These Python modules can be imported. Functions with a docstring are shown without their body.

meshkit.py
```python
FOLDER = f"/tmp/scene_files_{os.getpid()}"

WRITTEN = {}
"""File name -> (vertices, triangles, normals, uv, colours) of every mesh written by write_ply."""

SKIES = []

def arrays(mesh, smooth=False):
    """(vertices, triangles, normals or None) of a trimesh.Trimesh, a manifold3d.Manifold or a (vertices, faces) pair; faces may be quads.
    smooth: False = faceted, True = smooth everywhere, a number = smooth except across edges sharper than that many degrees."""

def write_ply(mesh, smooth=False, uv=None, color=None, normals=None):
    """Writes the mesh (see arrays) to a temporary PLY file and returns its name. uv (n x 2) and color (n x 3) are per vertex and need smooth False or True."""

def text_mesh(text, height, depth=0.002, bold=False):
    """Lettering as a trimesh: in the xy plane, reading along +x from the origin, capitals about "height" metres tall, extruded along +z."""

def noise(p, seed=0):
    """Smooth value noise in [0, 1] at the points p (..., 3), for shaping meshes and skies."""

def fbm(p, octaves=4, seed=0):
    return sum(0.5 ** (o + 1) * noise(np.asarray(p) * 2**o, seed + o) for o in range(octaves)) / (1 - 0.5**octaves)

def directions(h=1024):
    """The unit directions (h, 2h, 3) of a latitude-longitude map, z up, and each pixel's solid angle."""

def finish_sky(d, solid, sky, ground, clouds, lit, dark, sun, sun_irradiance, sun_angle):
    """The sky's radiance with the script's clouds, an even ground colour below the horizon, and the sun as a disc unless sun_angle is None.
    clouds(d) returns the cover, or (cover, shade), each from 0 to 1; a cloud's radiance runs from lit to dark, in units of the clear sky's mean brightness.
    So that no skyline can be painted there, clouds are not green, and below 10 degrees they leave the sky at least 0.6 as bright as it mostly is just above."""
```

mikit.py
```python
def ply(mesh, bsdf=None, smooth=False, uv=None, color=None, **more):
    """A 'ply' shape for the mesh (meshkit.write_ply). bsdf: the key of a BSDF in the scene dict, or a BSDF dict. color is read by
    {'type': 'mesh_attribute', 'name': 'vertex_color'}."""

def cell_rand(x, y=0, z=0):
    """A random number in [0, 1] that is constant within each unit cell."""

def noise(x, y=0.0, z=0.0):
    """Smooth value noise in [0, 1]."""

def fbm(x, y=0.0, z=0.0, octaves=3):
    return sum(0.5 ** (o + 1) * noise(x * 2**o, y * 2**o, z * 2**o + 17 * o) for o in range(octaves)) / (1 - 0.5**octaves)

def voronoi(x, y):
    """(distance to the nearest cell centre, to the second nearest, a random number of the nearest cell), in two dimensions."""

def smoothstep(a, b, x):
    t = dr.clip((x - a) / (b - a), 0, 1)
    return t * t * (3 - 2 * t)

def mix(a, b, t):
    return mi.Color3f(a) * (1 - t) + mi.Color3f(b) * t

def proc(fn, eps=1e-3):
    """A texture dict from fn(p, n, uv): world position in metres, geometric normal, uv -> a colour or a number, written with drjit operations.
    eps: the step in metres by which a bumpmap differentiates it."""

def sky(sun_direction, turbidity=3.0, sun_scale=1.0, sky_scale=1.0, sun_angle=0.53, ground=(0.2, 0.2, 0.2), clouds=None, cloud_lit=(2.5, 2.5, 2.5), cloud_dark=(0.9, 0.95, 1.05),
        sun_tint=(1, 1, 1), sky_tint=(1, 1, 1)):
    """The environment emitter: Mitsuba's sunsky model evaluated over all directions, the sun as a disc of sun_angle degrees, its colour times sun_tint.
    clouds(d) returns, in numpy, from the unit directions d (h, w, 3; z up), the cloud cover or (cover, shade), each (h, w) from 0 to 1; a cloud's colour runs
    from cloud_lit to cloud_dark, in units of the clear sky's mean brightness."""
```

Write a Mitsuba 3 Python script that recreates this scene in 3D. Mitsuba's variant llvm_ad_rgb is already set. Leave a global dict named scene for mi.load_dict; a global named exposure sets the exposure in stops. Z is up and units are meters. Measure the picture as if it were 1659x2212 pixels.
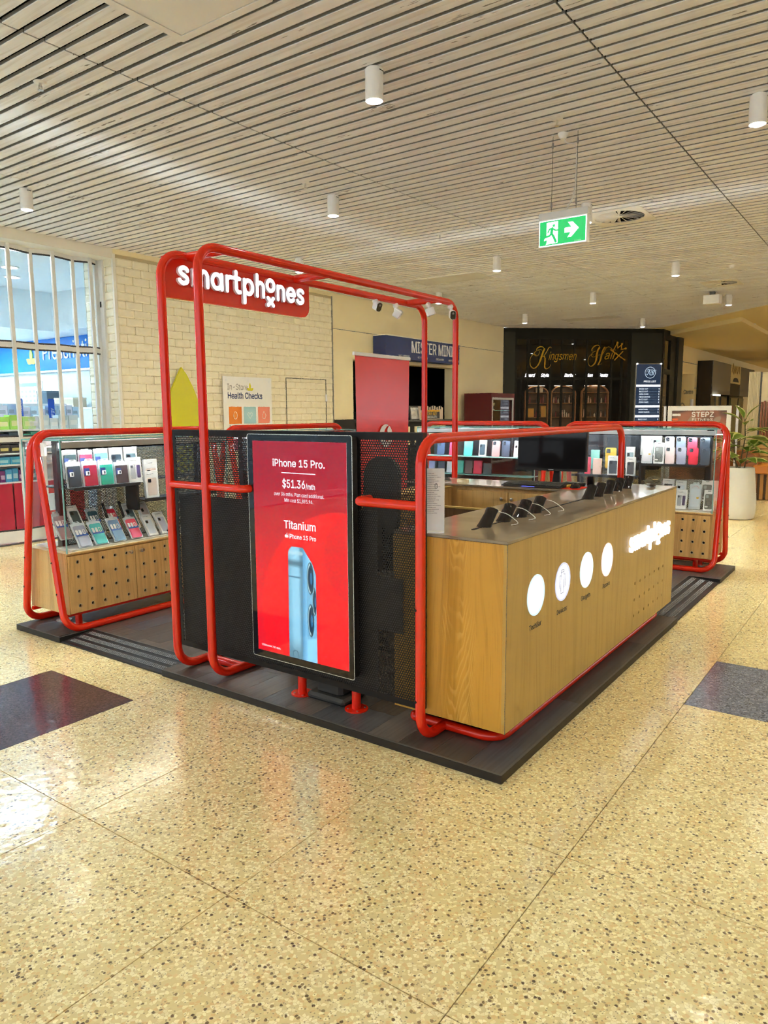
import math, random
import numpy as np, trimesh, manifold3d
import drjit as dr
import mitsuba as mi
import mikit, meshkit
from mikit import ply, proc, noise, fbm, voronoi, cell_rand, smoothstep, mix
from shapely.geometry import Polygon, LineString, Point, MultiLineString, box as sbox
from shapely.ops import unary_union
from shapely import affinity

T = mi.ScalarTransform4f
PI = math.pi
rng = random.Random(7)
scene, labels = {}, {}
exposure = 0.28

# ------------------------------------------------------------------ camera
CAM = np.array([-2.659, -1.301, 1.58])
FWD = np.array([0.8049, 0.5777, -0.1359])
UPV = np.array([0.1142, 0.0740, 0.9907])
scene['camera'] = {'type': 'perspective', 'fov': 55.67, 'fov_axis': 'x', 'near_clip': 0.05, 'far_clip': 300.0,
                   'to_world': T().look_at(origin=CAM.tolist(), target=(CAM + FWD).tolist(), up=UPV.tolist())}

# ------------------------------------------------------------------ light levels (radiances)
HALL_AMBIENT = (1.45, 1.58, 1.68)     # the rest of the lit mall, seen through its open ends
DOWNLIGHT = (1480, 1360, 1050)            # warm surface-mounted downlights
CORRIDOR_LIGHT = (1500, 1250, 680)
PHARMACY_PANEL = (34.0, 50.0, 66.0)    # cool ceiling panels in the pharmacy, the upper ones added unseen
CASE_LED = (120, 146, 164)                # cool strips in the display cases
CASE_UP_LED = (400, 500, 590)
SCREEN_LEVEL = 0.56
scene['hall_ambient'] = {'type': 'constant', 'radiance': {'type': 'rgb', 'value': list(HALL_AMBIENT)}}

# ------------------------------------------------------------------ colour + material helpers
def lin(r, g, b):
    f = lambda c: c / 12.92 if c <= 0.04045 else ((c + 0.055) / 1.055) ** 2.4
    return [f(r / 255), f(g / 255), f(b / 255)]

def rgb(v):
    return {'type': 'rgb', 'value': [float(x) for x in v]}

def M(name, color, rough=0.5, spec=0.5, metal=0.0, clear=0.0, two=False, trans=None):
    d = {'type': 'principled', 'base_color': color if isinstance(color, dict) else rgb(color), 'roughness': rough, 'specular': spec, 'metallic': metal}
    if clear: d.update(clearcoat=clear, clearcoat_gloss=0.95)
    if two: d = {'type': 'twosided', 'bsdf': d}
    scene[name] = d
    return name

# ------------------------------------------------------------------ mesh helpers
def merge(*ms):
    ms = [m for x in ms for m in (x if isinstance(x, (list, tuple)) else [x])]
    return trimesh.util.concatenate(ms) if len(ms) > 1 else ms[0]

def outward(m):
    if m.volume < 0: m.faces = m.faces[:, ::-1]
    return m

def B(x0, x1, y0, y1, z0, z1):
    m = trimesh.creation.box((abs(x1 - x0), abs(y1 - y0), abs(z1 - z0)))
    m.apply_translation(((x0 + x1) / 2, (y0 + y1) / 2, (z0 + z1) / 2))
    return m

def RB(x0, x1, y0, y1, z0, z1, c=0.004):
    """box with chamfered edges"""
    lo, hi = np.array([x0, y0, z0], float), np.array([x1, y1, z1], float)
    pts = []
    for i in (0, 1):
        for j in (0, 1):
            for k in (0, 1):
                p = np.where([i, j, k], hi, lo)
                s = np.where([i, j, k], -1, 1) * c
                for a in range(3):
                    q = p + s
                    q[a] = p[a]
                    pts.append(q)
    return trimesh.convex.convex_hull(np.array(pts))

def EX(poly, d, z0=0.0):
    """extrude a shapely polygon (or several) from z0 to z0 + d"""
    gs = [g for g in getattr(poly, 'geoms', [poly]) if g.area > 1e-9]
    ms = [trimesh.creation.extrude_polygon(g, d, engine='earcut') for g in gs]
    m = merge(*ms)
    m.apply_translation((0, 0, z0))
    return m

def RR(w, h, r, x=0.0, y=0.0):
    """rounded rectangle, centred in x, from y up"""
    r = min(r, w / 2 - 1e-4, h / 2 - 1e-4)
    return sbox(x - w / 2 + r, y + r, x + w / 2 - r, y + h - r).buffer(r, quad_segs=5)

def FRM(o, xd=(1, 0, 0), tilt=0.0):
    """frame of an upright plane: x along xd, y up, z out of the plane; tilt leans it back (radians)"""
    X = np.array(xd, float); X /= np.linalg.norm(X)
    Y = np.array([0, 0, 1.0]); Z = np.cross(X, Y)
    if tilt:
        Y, Z = Y * math.cos(tilt) - Z * math.sin(tilt), Z * math.cos(tilt) + Y * math.sin(tilt)
    m = np.eye(4); m[:3, 0], m[:3, 1], m[:3, 2], m[:3, 3] = X, Y, Z, o
    return m

def put(mesh, mat):
    m = mesh.copy(); m.apply_transform(mat); return m

def fillet(pts, r, n=8, closed=False):
    pts = [np.array(p, float) for p in pts]
    out, N = [], len(pts)
    for i in range(N):
        if not closed and i in (0, N - 1):
            out.append(pts[i]); continue
        a, p, b = pts[i - 1], pts[i], pts[(i + 1) % N]
        u, v = a - p, b - p
        lu, lv = np.linalg.norm(u), np.linalg.norm(v); u /= lu; v /= lv
        ang = math.acos(np.clip(u @ v, -1, 1))
        if ang > PI - 0.02: out.append(p); continue
        d = min(r / math.tan(ang / 2), lu * 0.49, lv * 0.49)
        rr = d * math.tan(ang / 2)
        c = p + (u + v) / np.linalg.norm(u + v) * rr / math.sin(ang / 2)
        s, e = p + u * d - c, p + v * d - c
        sw = PI - ang
        for k in range(n + 1):
            t = k / n
            out.append(c + (s * math.sin((1 - t) * sw) + e * math.sin(t * sw)) / math.sin(sw))
    return np.array(out)

def TUBE(pts, r, bend=0.0, sides=16, closed=False, n=8, caps=True):
    p = fillet(pts, bend, n, closed) if bend else np.array(pts, float)
    k = len(p)
    if closed:
        t = np.roll(p, -1, 0) - np.roll(p, 1, 0)
    else:
        t = np.gradient(p, axis=0)
        t[0], t[-1] = p[1] - p[0], p[-1] - p[-2]
    t /= np.linalg.norm(t, axis=1, keepdims=True)
    a = np.cross(t[0], [0, 0, 1.0] if abs(t[0][2]) < 0.9 else [1.0, 0, 0]); a /= np.linalg.norm(a)
    A = []
    for i in range(k):
        a = a - t[i] * (a @ t[i]); a /= np.linalg.norm(a); A.append(a)
    A = np.array(A); Bv = np.cross(t, A)
    if closed:      # spread the leftover twist
        e = A[-1] - t[0] * (A[-1] @ t[0]); e /= np.linalg.norm(e)
        tw = math.atan2(np.cross(e, A[0]) @ t[0], e @ A[0])
        w = np.arange(k) / k * tw
        A, Bv = A * np.cos(w)[:, None] + Bv * np.sin(w)[:, None], Bv * np.cos(w)[:, None] - A * np.sin(w)[:, None]
    rad = np.broadcast_to(np.asarray(r, float), (k,))
    an = np.arange(sides) * 2 * PI / sides
    v = p[:, None] + rad[:, None, None] * (np.cos(an)[None, :, None] * A[:, None] + np.sin(an)[None, :, None] * Bv[:, None])
    seg = k if closed else k - 1
    i, j = np.meshgrid(np.arange(seg), np.arange(sides), indexing='ij')
    i2, j2 = (i + 1) % k, (j + 1) % sides
    q = np.stack([i * sides + j, i * sides + j2, i2 * sides + j2, i2 * sides + j], -1).reshape(-1, 4)
    f = np.vstack([q[:, [0, 1, 2]], q[:, [0, 2, 3]]])
    v = v.reshape(-1, 3)
    if not closed and caps:
        c0, c1 = len(v), len(v) + 1
        v = np.vstack([v, p[0], p[-1]])
        jj = np.arange(sides)
        f = np.vstack([f, np.stack([jj * 0 + c0, (jj + 1) % sides, jj], 1), np.stack([jj * 0 + c1, (k - 1) * sides + jj, (k - 1) * sides + (jj + 1) % sides], 1)])
    return outward(trimesh.Trimesh(v, f, process=False))

def CYL(p0, p1, r, sides=20, r1=None):
    return TUBE([p0, p1], [r, r if r1 is None else r1], sides=sides)

def LATHE(prof, sides=32):
    """prof: (r, z) from bottom to top"""
    prof = np.array(prof, float); k = len(prof)
    an = np.arange(sides) * 2 * PI / sides
    v = np.stack([prof[:, None, 0] * np.cos(an), prof[:, None, 0] * np.sin(an), np.broadcast_to(prof[:, None, 1], (k, sides))], -1).reshape(-1, 3)
    i, j = np.meshgrid(np.arange(k - 1), np.arange(sides), indexing='ij')
    q = np.stack([i * sides + j, i * sides + (j + 1) % sides, (i + 1) * sides + (j + 1) % sides, (i + 1) * sides + j], -1).reshape(-1, 4)
    return outward(trimesh.Trimesh(v, np.vstack([q[:, [0, 1, 2]], q[:, [0, 2, 3]]]), process=False))

def PERF(w, h, pitch, r, margin=0.02, n=8):
    """a perforated sheet in the xy plane from (0, 0) to (w, h): every hole is cut out of the mesh"""
    rh = pitch * 0.866
    nx, ny = int((w - 2 * margin - pitch / 2) / pitch), int((h - 2 * margin) / rh)
    W, H = (nx + 0.5) * pitch, ny * rh
    x0, y0 = (w - W) / 2, (h - H) / 2
    a = np.arange(n) * 2 * PI / n + PI / 4
    ring = np.stack([np.cos(a), np.sin(a)], 1) * r
    sq = np.array([[1, 1], [0, 1], [-1, 1], [-1, 0], [-1, -1], [0, -1], [1, -1], [1, 0]]) * [pitch / 2, rh / 2]
    cell = np.vstack([ring, sq])
    k = np.arange(n)
    f1 = np.vstack([np.stack([k, k + n, (k + 1) % n + n], 1), np.stack([k, (k + 1) % n + n, (k + 1) % n], 1)])
    ii, jj = np.meshgrid(np.arange(nx), np.arange(ny))
    cx = x0 + pitch / 2 + ii * pitch + (jj % 2) * pitch / 2
    cy = y0 + rh / 2 + jj * rh
    c = np.stack([cx.ravel(), cy.ravel()], 1)
    v = (c[:, None] + cell[None]).reshape(-1, 2)
    f = (f1[None] + (np.arange(len(c)) * 2 * n)[:, None, None]).reshape(-1, 3)
    V, F = [v], [f]; at = len(v)
    def quad(ax, ay, bx, by):
        nonlocal at
        V.append(np.array([[ax, ay], [bx, ay], [bx, by], [ax, by]])); F.append(np.array([[0, 1, 2], [0, 2, 3]]) + at); at += 4
    quad(0, 0, w, y0); quad(0, y0 + H, w, h); quad(0, y0, x0, y0 + H); quad(x0 + W, y0, w, y0 + H)
    for j in range(ny):
        ya, yb = y0 + j * rh, y0 + (j + 1) * rh
        if j % 2: quad(x0, ya, x0 + pitch / 2, yb)
        else: quad(x0 + W - pitch / 2, ya, x0 + W, yb)
    v = np.vstack(V)
    return trimesh.Trimesh(np.hstack([v, np.zeros((len(v), 1))]), np.vstack(F), process=False)

_TX = {}
def TEXT(s, h, depth=0.001, bold=False, sx=1.0, shear=0.0, center=False):
    """lettering in the xy plane from the origin"""
    k = (s, bold)
    if k not in _TX: _TX[k] = meshkit.text_mesh(s, 1.0, 1.0, bold)
    m = _TX[k].copy()
    m.apply_scale((h * sx, h, depth))
    if shear: m.vertices[:, 0] += m.vertices[:, 1] * shear
    if center: m.apply_translation((-(m.bounds[0][0] + m.bounds[1][0]) / 2, 0, 0))
    return m

# ------------------------------------------------------------------ scene entries
_n = {}
def key(name):
    k = _n.get(name, 0); _n[name] = k + 1
    return name if k == 0 else f'{name}_{k:03d}'

def thing(name, label, cat, group=None):
    k = key(name)
    labels[k] = {'label': label, 'category': cat}
    if group: labels[k]['group'] = group
    return k

def emit(v, w=None):
    e = {'type': 'area', 'radiance': v if isinstance(v, dict) else rgb(v)}
    if w is not None: e['sampling_weight'] = float(w)
    return e

def tw(m):
    return T(np.asarray(m, float).tolist())

def raw(k, shape, to=None):
    d = dict(shape)
    if to is not None: d['to_world'] = tw(to)
    scene[k] = d
    return k

def part(root, name, mesh, mat, smooth=False, to=None, e=None, label=None, **more):
    """a part of a thing; mesh may be a trimesh or a shape dict made before"""
    k = key(root + '__' + name)
    d = dict(mesh) if isinstance(mesh, dict) else ply(mesh, mat, smooth)
    if e is not None: d['emitter'] = e
    raw(k, d, to)
    if label: labels[k] = {'label': label}
    if more: labels.setdefault(k, {}).update(more)
    return k

def solo(name, mesh, mat, label, cat, smooth=False, group=None, to=None, e=None, **more):
    k = thing(name, label, cat, group)
    d = dict(mesh) if isinstance(mesh, dict) else ply(mesh, mat, smooth)
    if e is not None: d['emitter'] = e
    raw(k, d, to)
    labels[k].update(more)
    return k

def struct(name, mesh, mat, label=None, smooth=False, to=None):
    k = key(name)
    d = dict(mesh) if isinstance(mesh, dict) else ply(mesh, mat, smooth)
    raw(k, d, to)
    labels[k] = {'kind': 'structure'}
    if label: labels[k]['label'] = label
    return k

def SH(x, y, z):
    m = np.eye(4); m[:3, 3] = (x, y, z); return m
# ------------------------------------------------------------------ materials
def wood(base, dark, hx, fine=55.0, stretch=1.6, centre=None, amount=1.0):
    """upright wood grain: hx(p) is the coordinate across the grain, z runs along it"""
    base, dark = lin(*base), lin(*dark)
    def fn(p, n, uv):
        h = hx(p)
        warp = fbm(h * 3.1, p.z * 0.9, 3.0, 3) * 0.55
        g = fbm(h * fine + warp * 14, p.z * stretch, 5.0, 3)
        pores = noise(h * fine * 6.0, p.z * 7.0, 2.0)
        t = smoothstep(0.40, 0.80, g) * 0.55 + smoothstep(0.70, 0.9, pores) * 0.3
        if centre is not None:
            u = dr.abs(h - centre + (noise(p.z * 1.7, 3.0, 1.0) - 0.5) * 0.05) * 8.5
            ringv = (p.z * 0.62 - u * u * 0.42 + fbm(h * 26.0, p.z * 3.0, 1.0, 2) * 0.10) * 21.0
            ring = ringv - dr.floor(ringv)
            c = (smoothstep(0.45, 0.80, ring) - smoothstep(0.88, 1.0, ring)) * (1 - smoothstep(0.5, 1.1, u)) * smoothstep(0.25, 0.6, noise(h * 20.0, p.z * 5.0, 7.0))
            return mix(mix(base, dark, dr.clip(t * amount, 0, 1)), lin(204, 162, 78), c * 0.42)
        return mix(base, dark, dr.clip(t * amount, 0, 1))
    return proc(fn)

M('m_red', lin(210, 30, 4), 0.15, 0.45, clear=0.3)
M('m_red_panel', lin(206, 26, 8), 0.25, 0.5)
M('m_black', (0.006, 0.006, 0.007), 0.45, 0.2)
M('m_black_sheet', (0.005, 0.005, 0.006), 0.45, 0.12, two=True)
M('m_black_gloss', (0.004, 0.004, 0.005), 0.06, 0.3)
M('m_rubber', (0.016, 0.016, 0.016), 0.6, 0.3)
M('m_white', (0.80, 0.80, 0.78), 0.45, 0.4)
M('m_white_gloss', (0.82, 0.82, 0.80), 0.15, 0.5)
M('m_lamp_white', (0.84, 0.83, 0.80), 0.45, 0.4)
M('m_paper', (0.80, 0.80, 0.79), 0.6, 0.3, two=True)
M('m_ink', (0.02, 0.02, 0.025), 0.6, 0.3)
M('m_cream_wall', {**proc(lambda p, n, uv: mix(lin(236, 223, 186), lin(228, 214, 176), fbm(p.x * 2.0, p.y * 2.0, p.z * 2.0, 3)))}, 0.65, 0.25)
M('m_bulkhead', lin(226, 222, 210), 0.6, 0.25)
M('m_void', (0.012, 0.012, 0.012), 0.9, 0.1)
M('m_alu', (0.62, 0.62, 0.60), 0.38, 0.5, metal=0.85)
M('m_alu_white', (0.66, 0.66, 0.64), 0.4, 0.5)
M('m_chrome', (0.75, 0.75, 0.75), 0.15, 0.5, metal=1.0)
M('m_gold', lin(205, 165, 62), 0.25, 0.5, metal=0.9)
M('m_navy', lin(14, 34, 84), 0.4, 0.4)
M('m_grey', (0.22, 0.22, 0.22), 0.5, 0.4)
M('m_dark_grey', (0.045, 0.047, 0.045), 0.45, 0.4)
scene['m_pane'] = {'type': 'thindielectric', 'int_ior': 1.5, 'ext_ior': 1.0}
scene['m_clear'] = {'type': 'thindielectric', 'int_ior': 1.35, 'ext_ior': 1.0, 'specular_transmittance': rgb((0.90, 0.95, 0.97))}
M('m_glass_edge', lin(120, 178, 176), 0.1, 0.5)

# oak veneers (grain upright)
M('m_oak_end', wood((182, 133, 44), (150, 102, 26), lambda p: p.x + p.y, 52, 1.5, centre=0.197 + 0.33), 0.42, 0.4)
M('m_oak_front', wood((168, 138, 74), (144, 114, 54), lambda p: p.x + p.y, 60, 1.3, amount=0.6), 0.42, 0.4)
M('m_oak_door', wood((196, 158, 100), (156, 116, 64), lambda p: p.x + p.y, 58, 1.5), 0.4, 0.4)
M('m_oak_dark', wood((64, 46, 30), (40, 28, 18), lambda p: p.x + p.y, 58, 1.5), 0.5, 0.4)

# ceiling boards: white-washed timber, grain along y, every board its own
SLAT_PITCH, SLAT_W, SLAT_H, CEIL = 0.1245, 0.091, 0.024, 3.70
def slat_fn(p, n, uv):
    i = dr.floor(p.x / SLAT_PITCH)
    j = dr.floor((p.y - 0.38) / 2.53)
    a, b = cell_rand(i, j, 1.0), cell_rand(i, j, 2.0)
    g = fbm(p.x * 55.0 + a * 40 + noise(p.y * 1.3 + b * 9, i, 0.0) * 2.2, p.y * 2.0 + a * 30, b * 20, 3)
    fine = noise(p.x * 420.0, p.y * 9.0 + b * 50, a * 9)
    cloudy = fbm(p.x * 9.0 + a * 11, p.y * 1.6 + b * 17, 3.0, 3)
    knot = smoothstep(0.86, 0.94, noise(p.x * 34.0 + b * 7, p.y * 2.6 + a * 21, 4.0)) * smoothstep(0.55, 0.8, noise(p.x * 150.0, p.y * 24.0, 8.0))
    c = mix(lin(243, 245, 246), lin(214, 211, 206), dr.clip(smoothstep(0.4, 0.75, g) * 0.5 + smoothstep(0.7, 0.95, fine) * 0.2 + a * 0.2, 0, 1))
    c = mix(c, lin(230, 223, 212), smoothstep(0.5, 0.8, cloudy) * 0.35)
    return mix(c, lin(70, 60, 52), knot * 0.75)
M('m_slat', proc(slat_fn), 0.6, 0.3)
M('m_grey_side', lin(158, 158, 157), 0.7, 0.2)  # plain grey upper body of each board, forming its side faces

# terrazzo
def chips(p, s, ox):
    d1, d2, r = voronoi(p.x * s + ox, p.y * s - ox)
    return d1, d2, r
def terrazzo(light, mid, tan, dark1, dark2, much):
    light, mid, tan, dark1, dark2 = (lin(*c) for c in (light, mid, tan, dark1, dark2))
    def fn(p, n, uv):
        d1, d2, r = chips(p, 92.0, 3.0)
        edge = smoothstep(0.03, 0.16, d2 - d1)
        c = mix(mid, light, smoothstep(0.30, 0.62, r) * edge)
        c = mix(c, tan, smoothstep(0.80, 0.86, r) * edge * 0.8)
        e1, e2, q = chips(p, 84.0, 11.0)
        dk = smoothstep(1 - much, 1 - much + 0.01, q) * smoothstep(0.06, 0.14, e2 - e1) * (1 - smoothstep(0.38, 0.5, e1))
        c = mix(c, mix(dark1, dark2, smoothstep(1 - much, 1.0, q)), dk)
        f1, f2, s = chips(p, 150.0, 5.0)
        sk = smoothstep(0.87, 0.88, s) * (1 - smoothstep(0.30, 0.40, f1))
        c = mix(c, dark1, sk * 0.75)
        return c * (0.93 + 0.14 * fbm(p.x * 1.7, p.y * 1.7, 0.0, 3))
    return proc(fn)
def ripple(p, n, uv):
    return fbm(p.x * 26.0, p.y * 26.0, 0.0, 2)
def floor_mat(name, tex, rough, spec=0.5):
    scene[name] = {'type': 'bumpmap', 'arbitrary': {**proc(ripple, 2e-3)}, 'scale': 0.0011,
                   'bsdf': {'type': 'principled', 'base_color': tex, 'roughness': rough, 'specular': spec}}
    return name
floor_mat('m_terrazzo', terrazzo((246, 230, 182), (216, 194, 138), (206, 168, 100), (150, 126, 84), (74, 60, 46), 0.10), 0.15)
floor_mat('m_terrazzo_purple', terrazzo((58, 40, 46), (44, 30, 36), (66, 48, 52), (26, 18, 22), (16, 12, 14), 0.25), 0.14)
floor_mat('m_terrazzo_blue', terrazzo((108, 118, 136), (74, 84, 106), (138, 146, 160), (44, 50, 64), (26, 28, 36), 0.25), 0.16)
M('m_grout', lin(112, 98, 70), 0.7, 0.2)

def brick_fn(p, n, uv):
    return mix(lin(238, 231, 208), lin(222, 213, 186), fbm(p.x * 14.0, p.y * 14.0, p.z * 14.0, 3))
M('m_brick', proc(brick_fn), 0.6, 0.3)
M('m_mortar', lin(182, 170, 138), 0.8, 0.2)

def vinyl(a, b):
    a, b = lin(*a), lin(*b)
    return proc(lambda p, n, uv: mix(a, b, smoothstep(0.3, 0.75, fbm(p.x * 4.0, p.y * 120.0, 0.0, 3))))
for i, (a, b) in enumerate((((46, 44, 43), (41, 39, 38)), ((62, 57, 53), (56, 51, 48)), ((54, 56, 60), (49, 50, 54)), ((74, 70, 68), (67, 63, 61)))):
    M(f'm_vinyl_{i}', vinyl(a, b), 0.38, 0.4)
M('m_stone', proc(lambda p, n, uv: mix(lin(124, 113, 96), lin(100, 91, 78), fbm(p.x * 7.0, p.y * 7.0, 0.0, 4))), 0.09, 0.5)
M('m_glass_black', (0.003, 0.003, 0.004), 0.03, 0.3)
# ------------------------------------------------------------------ floor: terrazzo slabs, 0.838 m, with thin joints
def seen(p, m=0.06):
    q = np.asarray(p, float) - CAM
    r = np.cross(FWD, UPV)
    d = q @ FWD
    tx = math.tan(math.radians(55.67 / 2))
    return d > 0.2 and abs(q @ r) < d * tx * (1 + m) + 0.4 and abs(q @ UPV) < d * tx * 2212 / 1659 * (1 + m) + 0.4

TS, TX0, TY0, JOINT = 0.838, -0.33, -0.42, 0.0035
struct('floor', B(-9, 46, -16, 16, -0.30, -0.004), 'm_grout', 'polished cream terrazzo floor of the mall')
tile_shape = {m: ply(B(JOINT / 2, TS - JOINT / 2, JOINT / 2, TS - JOINT / 2, -0.004, 0.0), m) for m in ('m_terrazzo', 'm_terrazzo_purple', 'm_terrazzo_blue')}
cells = []
for i in range(-11, 56):
    for j in range(-19, 20):
        x, y = TX0 + i * TS, TY0 + j * TS
        if x > 45 or y > 15: continue
        c = np.array([x + TS / 2, y + TS / 2, 0])
        hidden = 0.1 < x and x + TS < 5.1 and 0.05 < y and y + TS < 3.9
        cells.append((not seen(c) or hidden or y > 7.0, np.linalg.norm(c - CAM), x, y, i, j))
cells.sort(key=lambda c: c[:2])
special = {(-1, 3): 'm_terrazzo_purple', (2, -1): 'm_terrazzo_blue'}
rest = []
for k, (_, d, x, y, i, j) in enumerate(cells):
    if k < 270 or (i, j) in special:
        m = special.get((i, j), 'm_terrazzo')
        kk = part('floor', 'tile', tile_shape[m], m, to=SH(x, y, 0))
        if (i, j) in special: labels[kk] = {'label': 'dark purple terrazzo tile' if 'purple' in m else 'blue grey terrazzo tile'}
    else:
        rest.append(B(x + JOINT / 2, x + TS - JOINT / 2, y + JOINT / 2, y + TS - JOINT / 2, -0.004, 0))
part('floor', 'distant_tiles', merge(rest), 'm_terrazzo', kind='stuff')

# ------------------------------------------------------------------ ceiling: timber boards along y under a black void
struct('ceiling', B(-9, 18, -16, 7.3, CEIL + 0.045, CEIL + 0.30), 'm_void', 'slatted ceiling of white-washed timber boards with dark gaps')
YJ = [0.365 + 2.53 * k for k in range(-7, 3)]
JG = 0.012
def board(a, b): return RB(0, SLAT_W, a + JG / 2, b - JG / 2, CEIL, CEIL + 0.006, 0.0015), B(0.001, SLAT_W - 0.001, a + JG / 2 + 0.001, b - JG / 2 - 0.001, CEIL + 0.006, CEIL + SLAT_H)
slat_full, slat_wall = ([ply(m, n) for m, n in zip(board(0, L_), ('m_slat', 'm_grey_side'))] for L_ in (2.53, 7.25 - YJ[-1]))
EDGE = 13.1                                    # the boards end on a 45 degree line, x - y = 13.1
holes = []                                     # filled by the ceiling fittings: (x0, x1, y0, y1)
VENTS = [(5.34, 6.02, 1.15, 1.78), (10.6, 11.3, 1.15, 1.72)]
PANELS = [(-0.32, 0.34, 1.54, 2.25), (7.55, 8.10, 4.25, 5.50), (13.9, 14.4, 4.22, 5.48)]
holes += [(a, b, c, d) for a, b, c, d in VENTS + PANELS]
slats = []
for i in range(-48, 138):
    x = i * SLAT_PITCH
    for k, y0 in enumerate(YJ):
        y1 = YJ[k + 1] if k + 1 < len(YJ) else 7.25
        a, b = y0, y1
        a = max(a, x - EDGE)
        if a > b - 0.05: continue
        spans = [(a, b)]
        for hx0, hx1, hy0, hy1 in holes:
            if x > hx0 - 0.012 and x + SLAT_W < hx1 + 0.012:
                spans = [s for p, q in spans for s in ((p, min(q, hy0 + 0.02)), (max(p, hy1 - 0.02), q)) if s[1] - s[0] > 0.02]
        for a2, b2 in spans:
            c = np.array([x, (a2 + b2) / 2, CEIL])
            vis = any(seen((x, a2 + (b2 - a2) * t, CEIL)) for t in (0, 0.25, 0.5, 0.75, 1))
            slats.append((not vis, np.linalg.norm(c - CAM), x, a2, b2, (a2, b2) == (y0, y1), k))
slats.sort(key=lambda s: s[:2])
rest, rest2 = [], []
for n, (_, _, x, a, b, full, k) in enumerate(slats):
    if n < 296:
        m1, m2 = (slat_wall if k == len(YJ) - 1 else slat_full) if full else [ply(m, n) for m, n in zip(board(a, b), ('m_slat', 'm_grey_side'))]
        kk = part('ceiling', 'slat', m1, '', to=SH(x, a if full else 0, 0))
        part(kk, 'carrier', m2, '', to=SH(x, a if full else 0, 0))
    else:
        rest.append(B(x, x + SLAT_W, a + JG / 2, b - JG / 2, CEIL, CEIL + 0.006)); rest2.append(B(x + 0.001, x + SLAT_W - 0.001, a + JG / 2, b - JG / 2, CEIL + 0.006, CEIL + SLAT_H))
part('ceiling', 'distant_slats', merge(rest), 'm_slat', kind='stuff'); part('ceiling', 'distant_grey_sides', merge(rest2), 'm_grey_side', kind='stuff')
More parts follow.
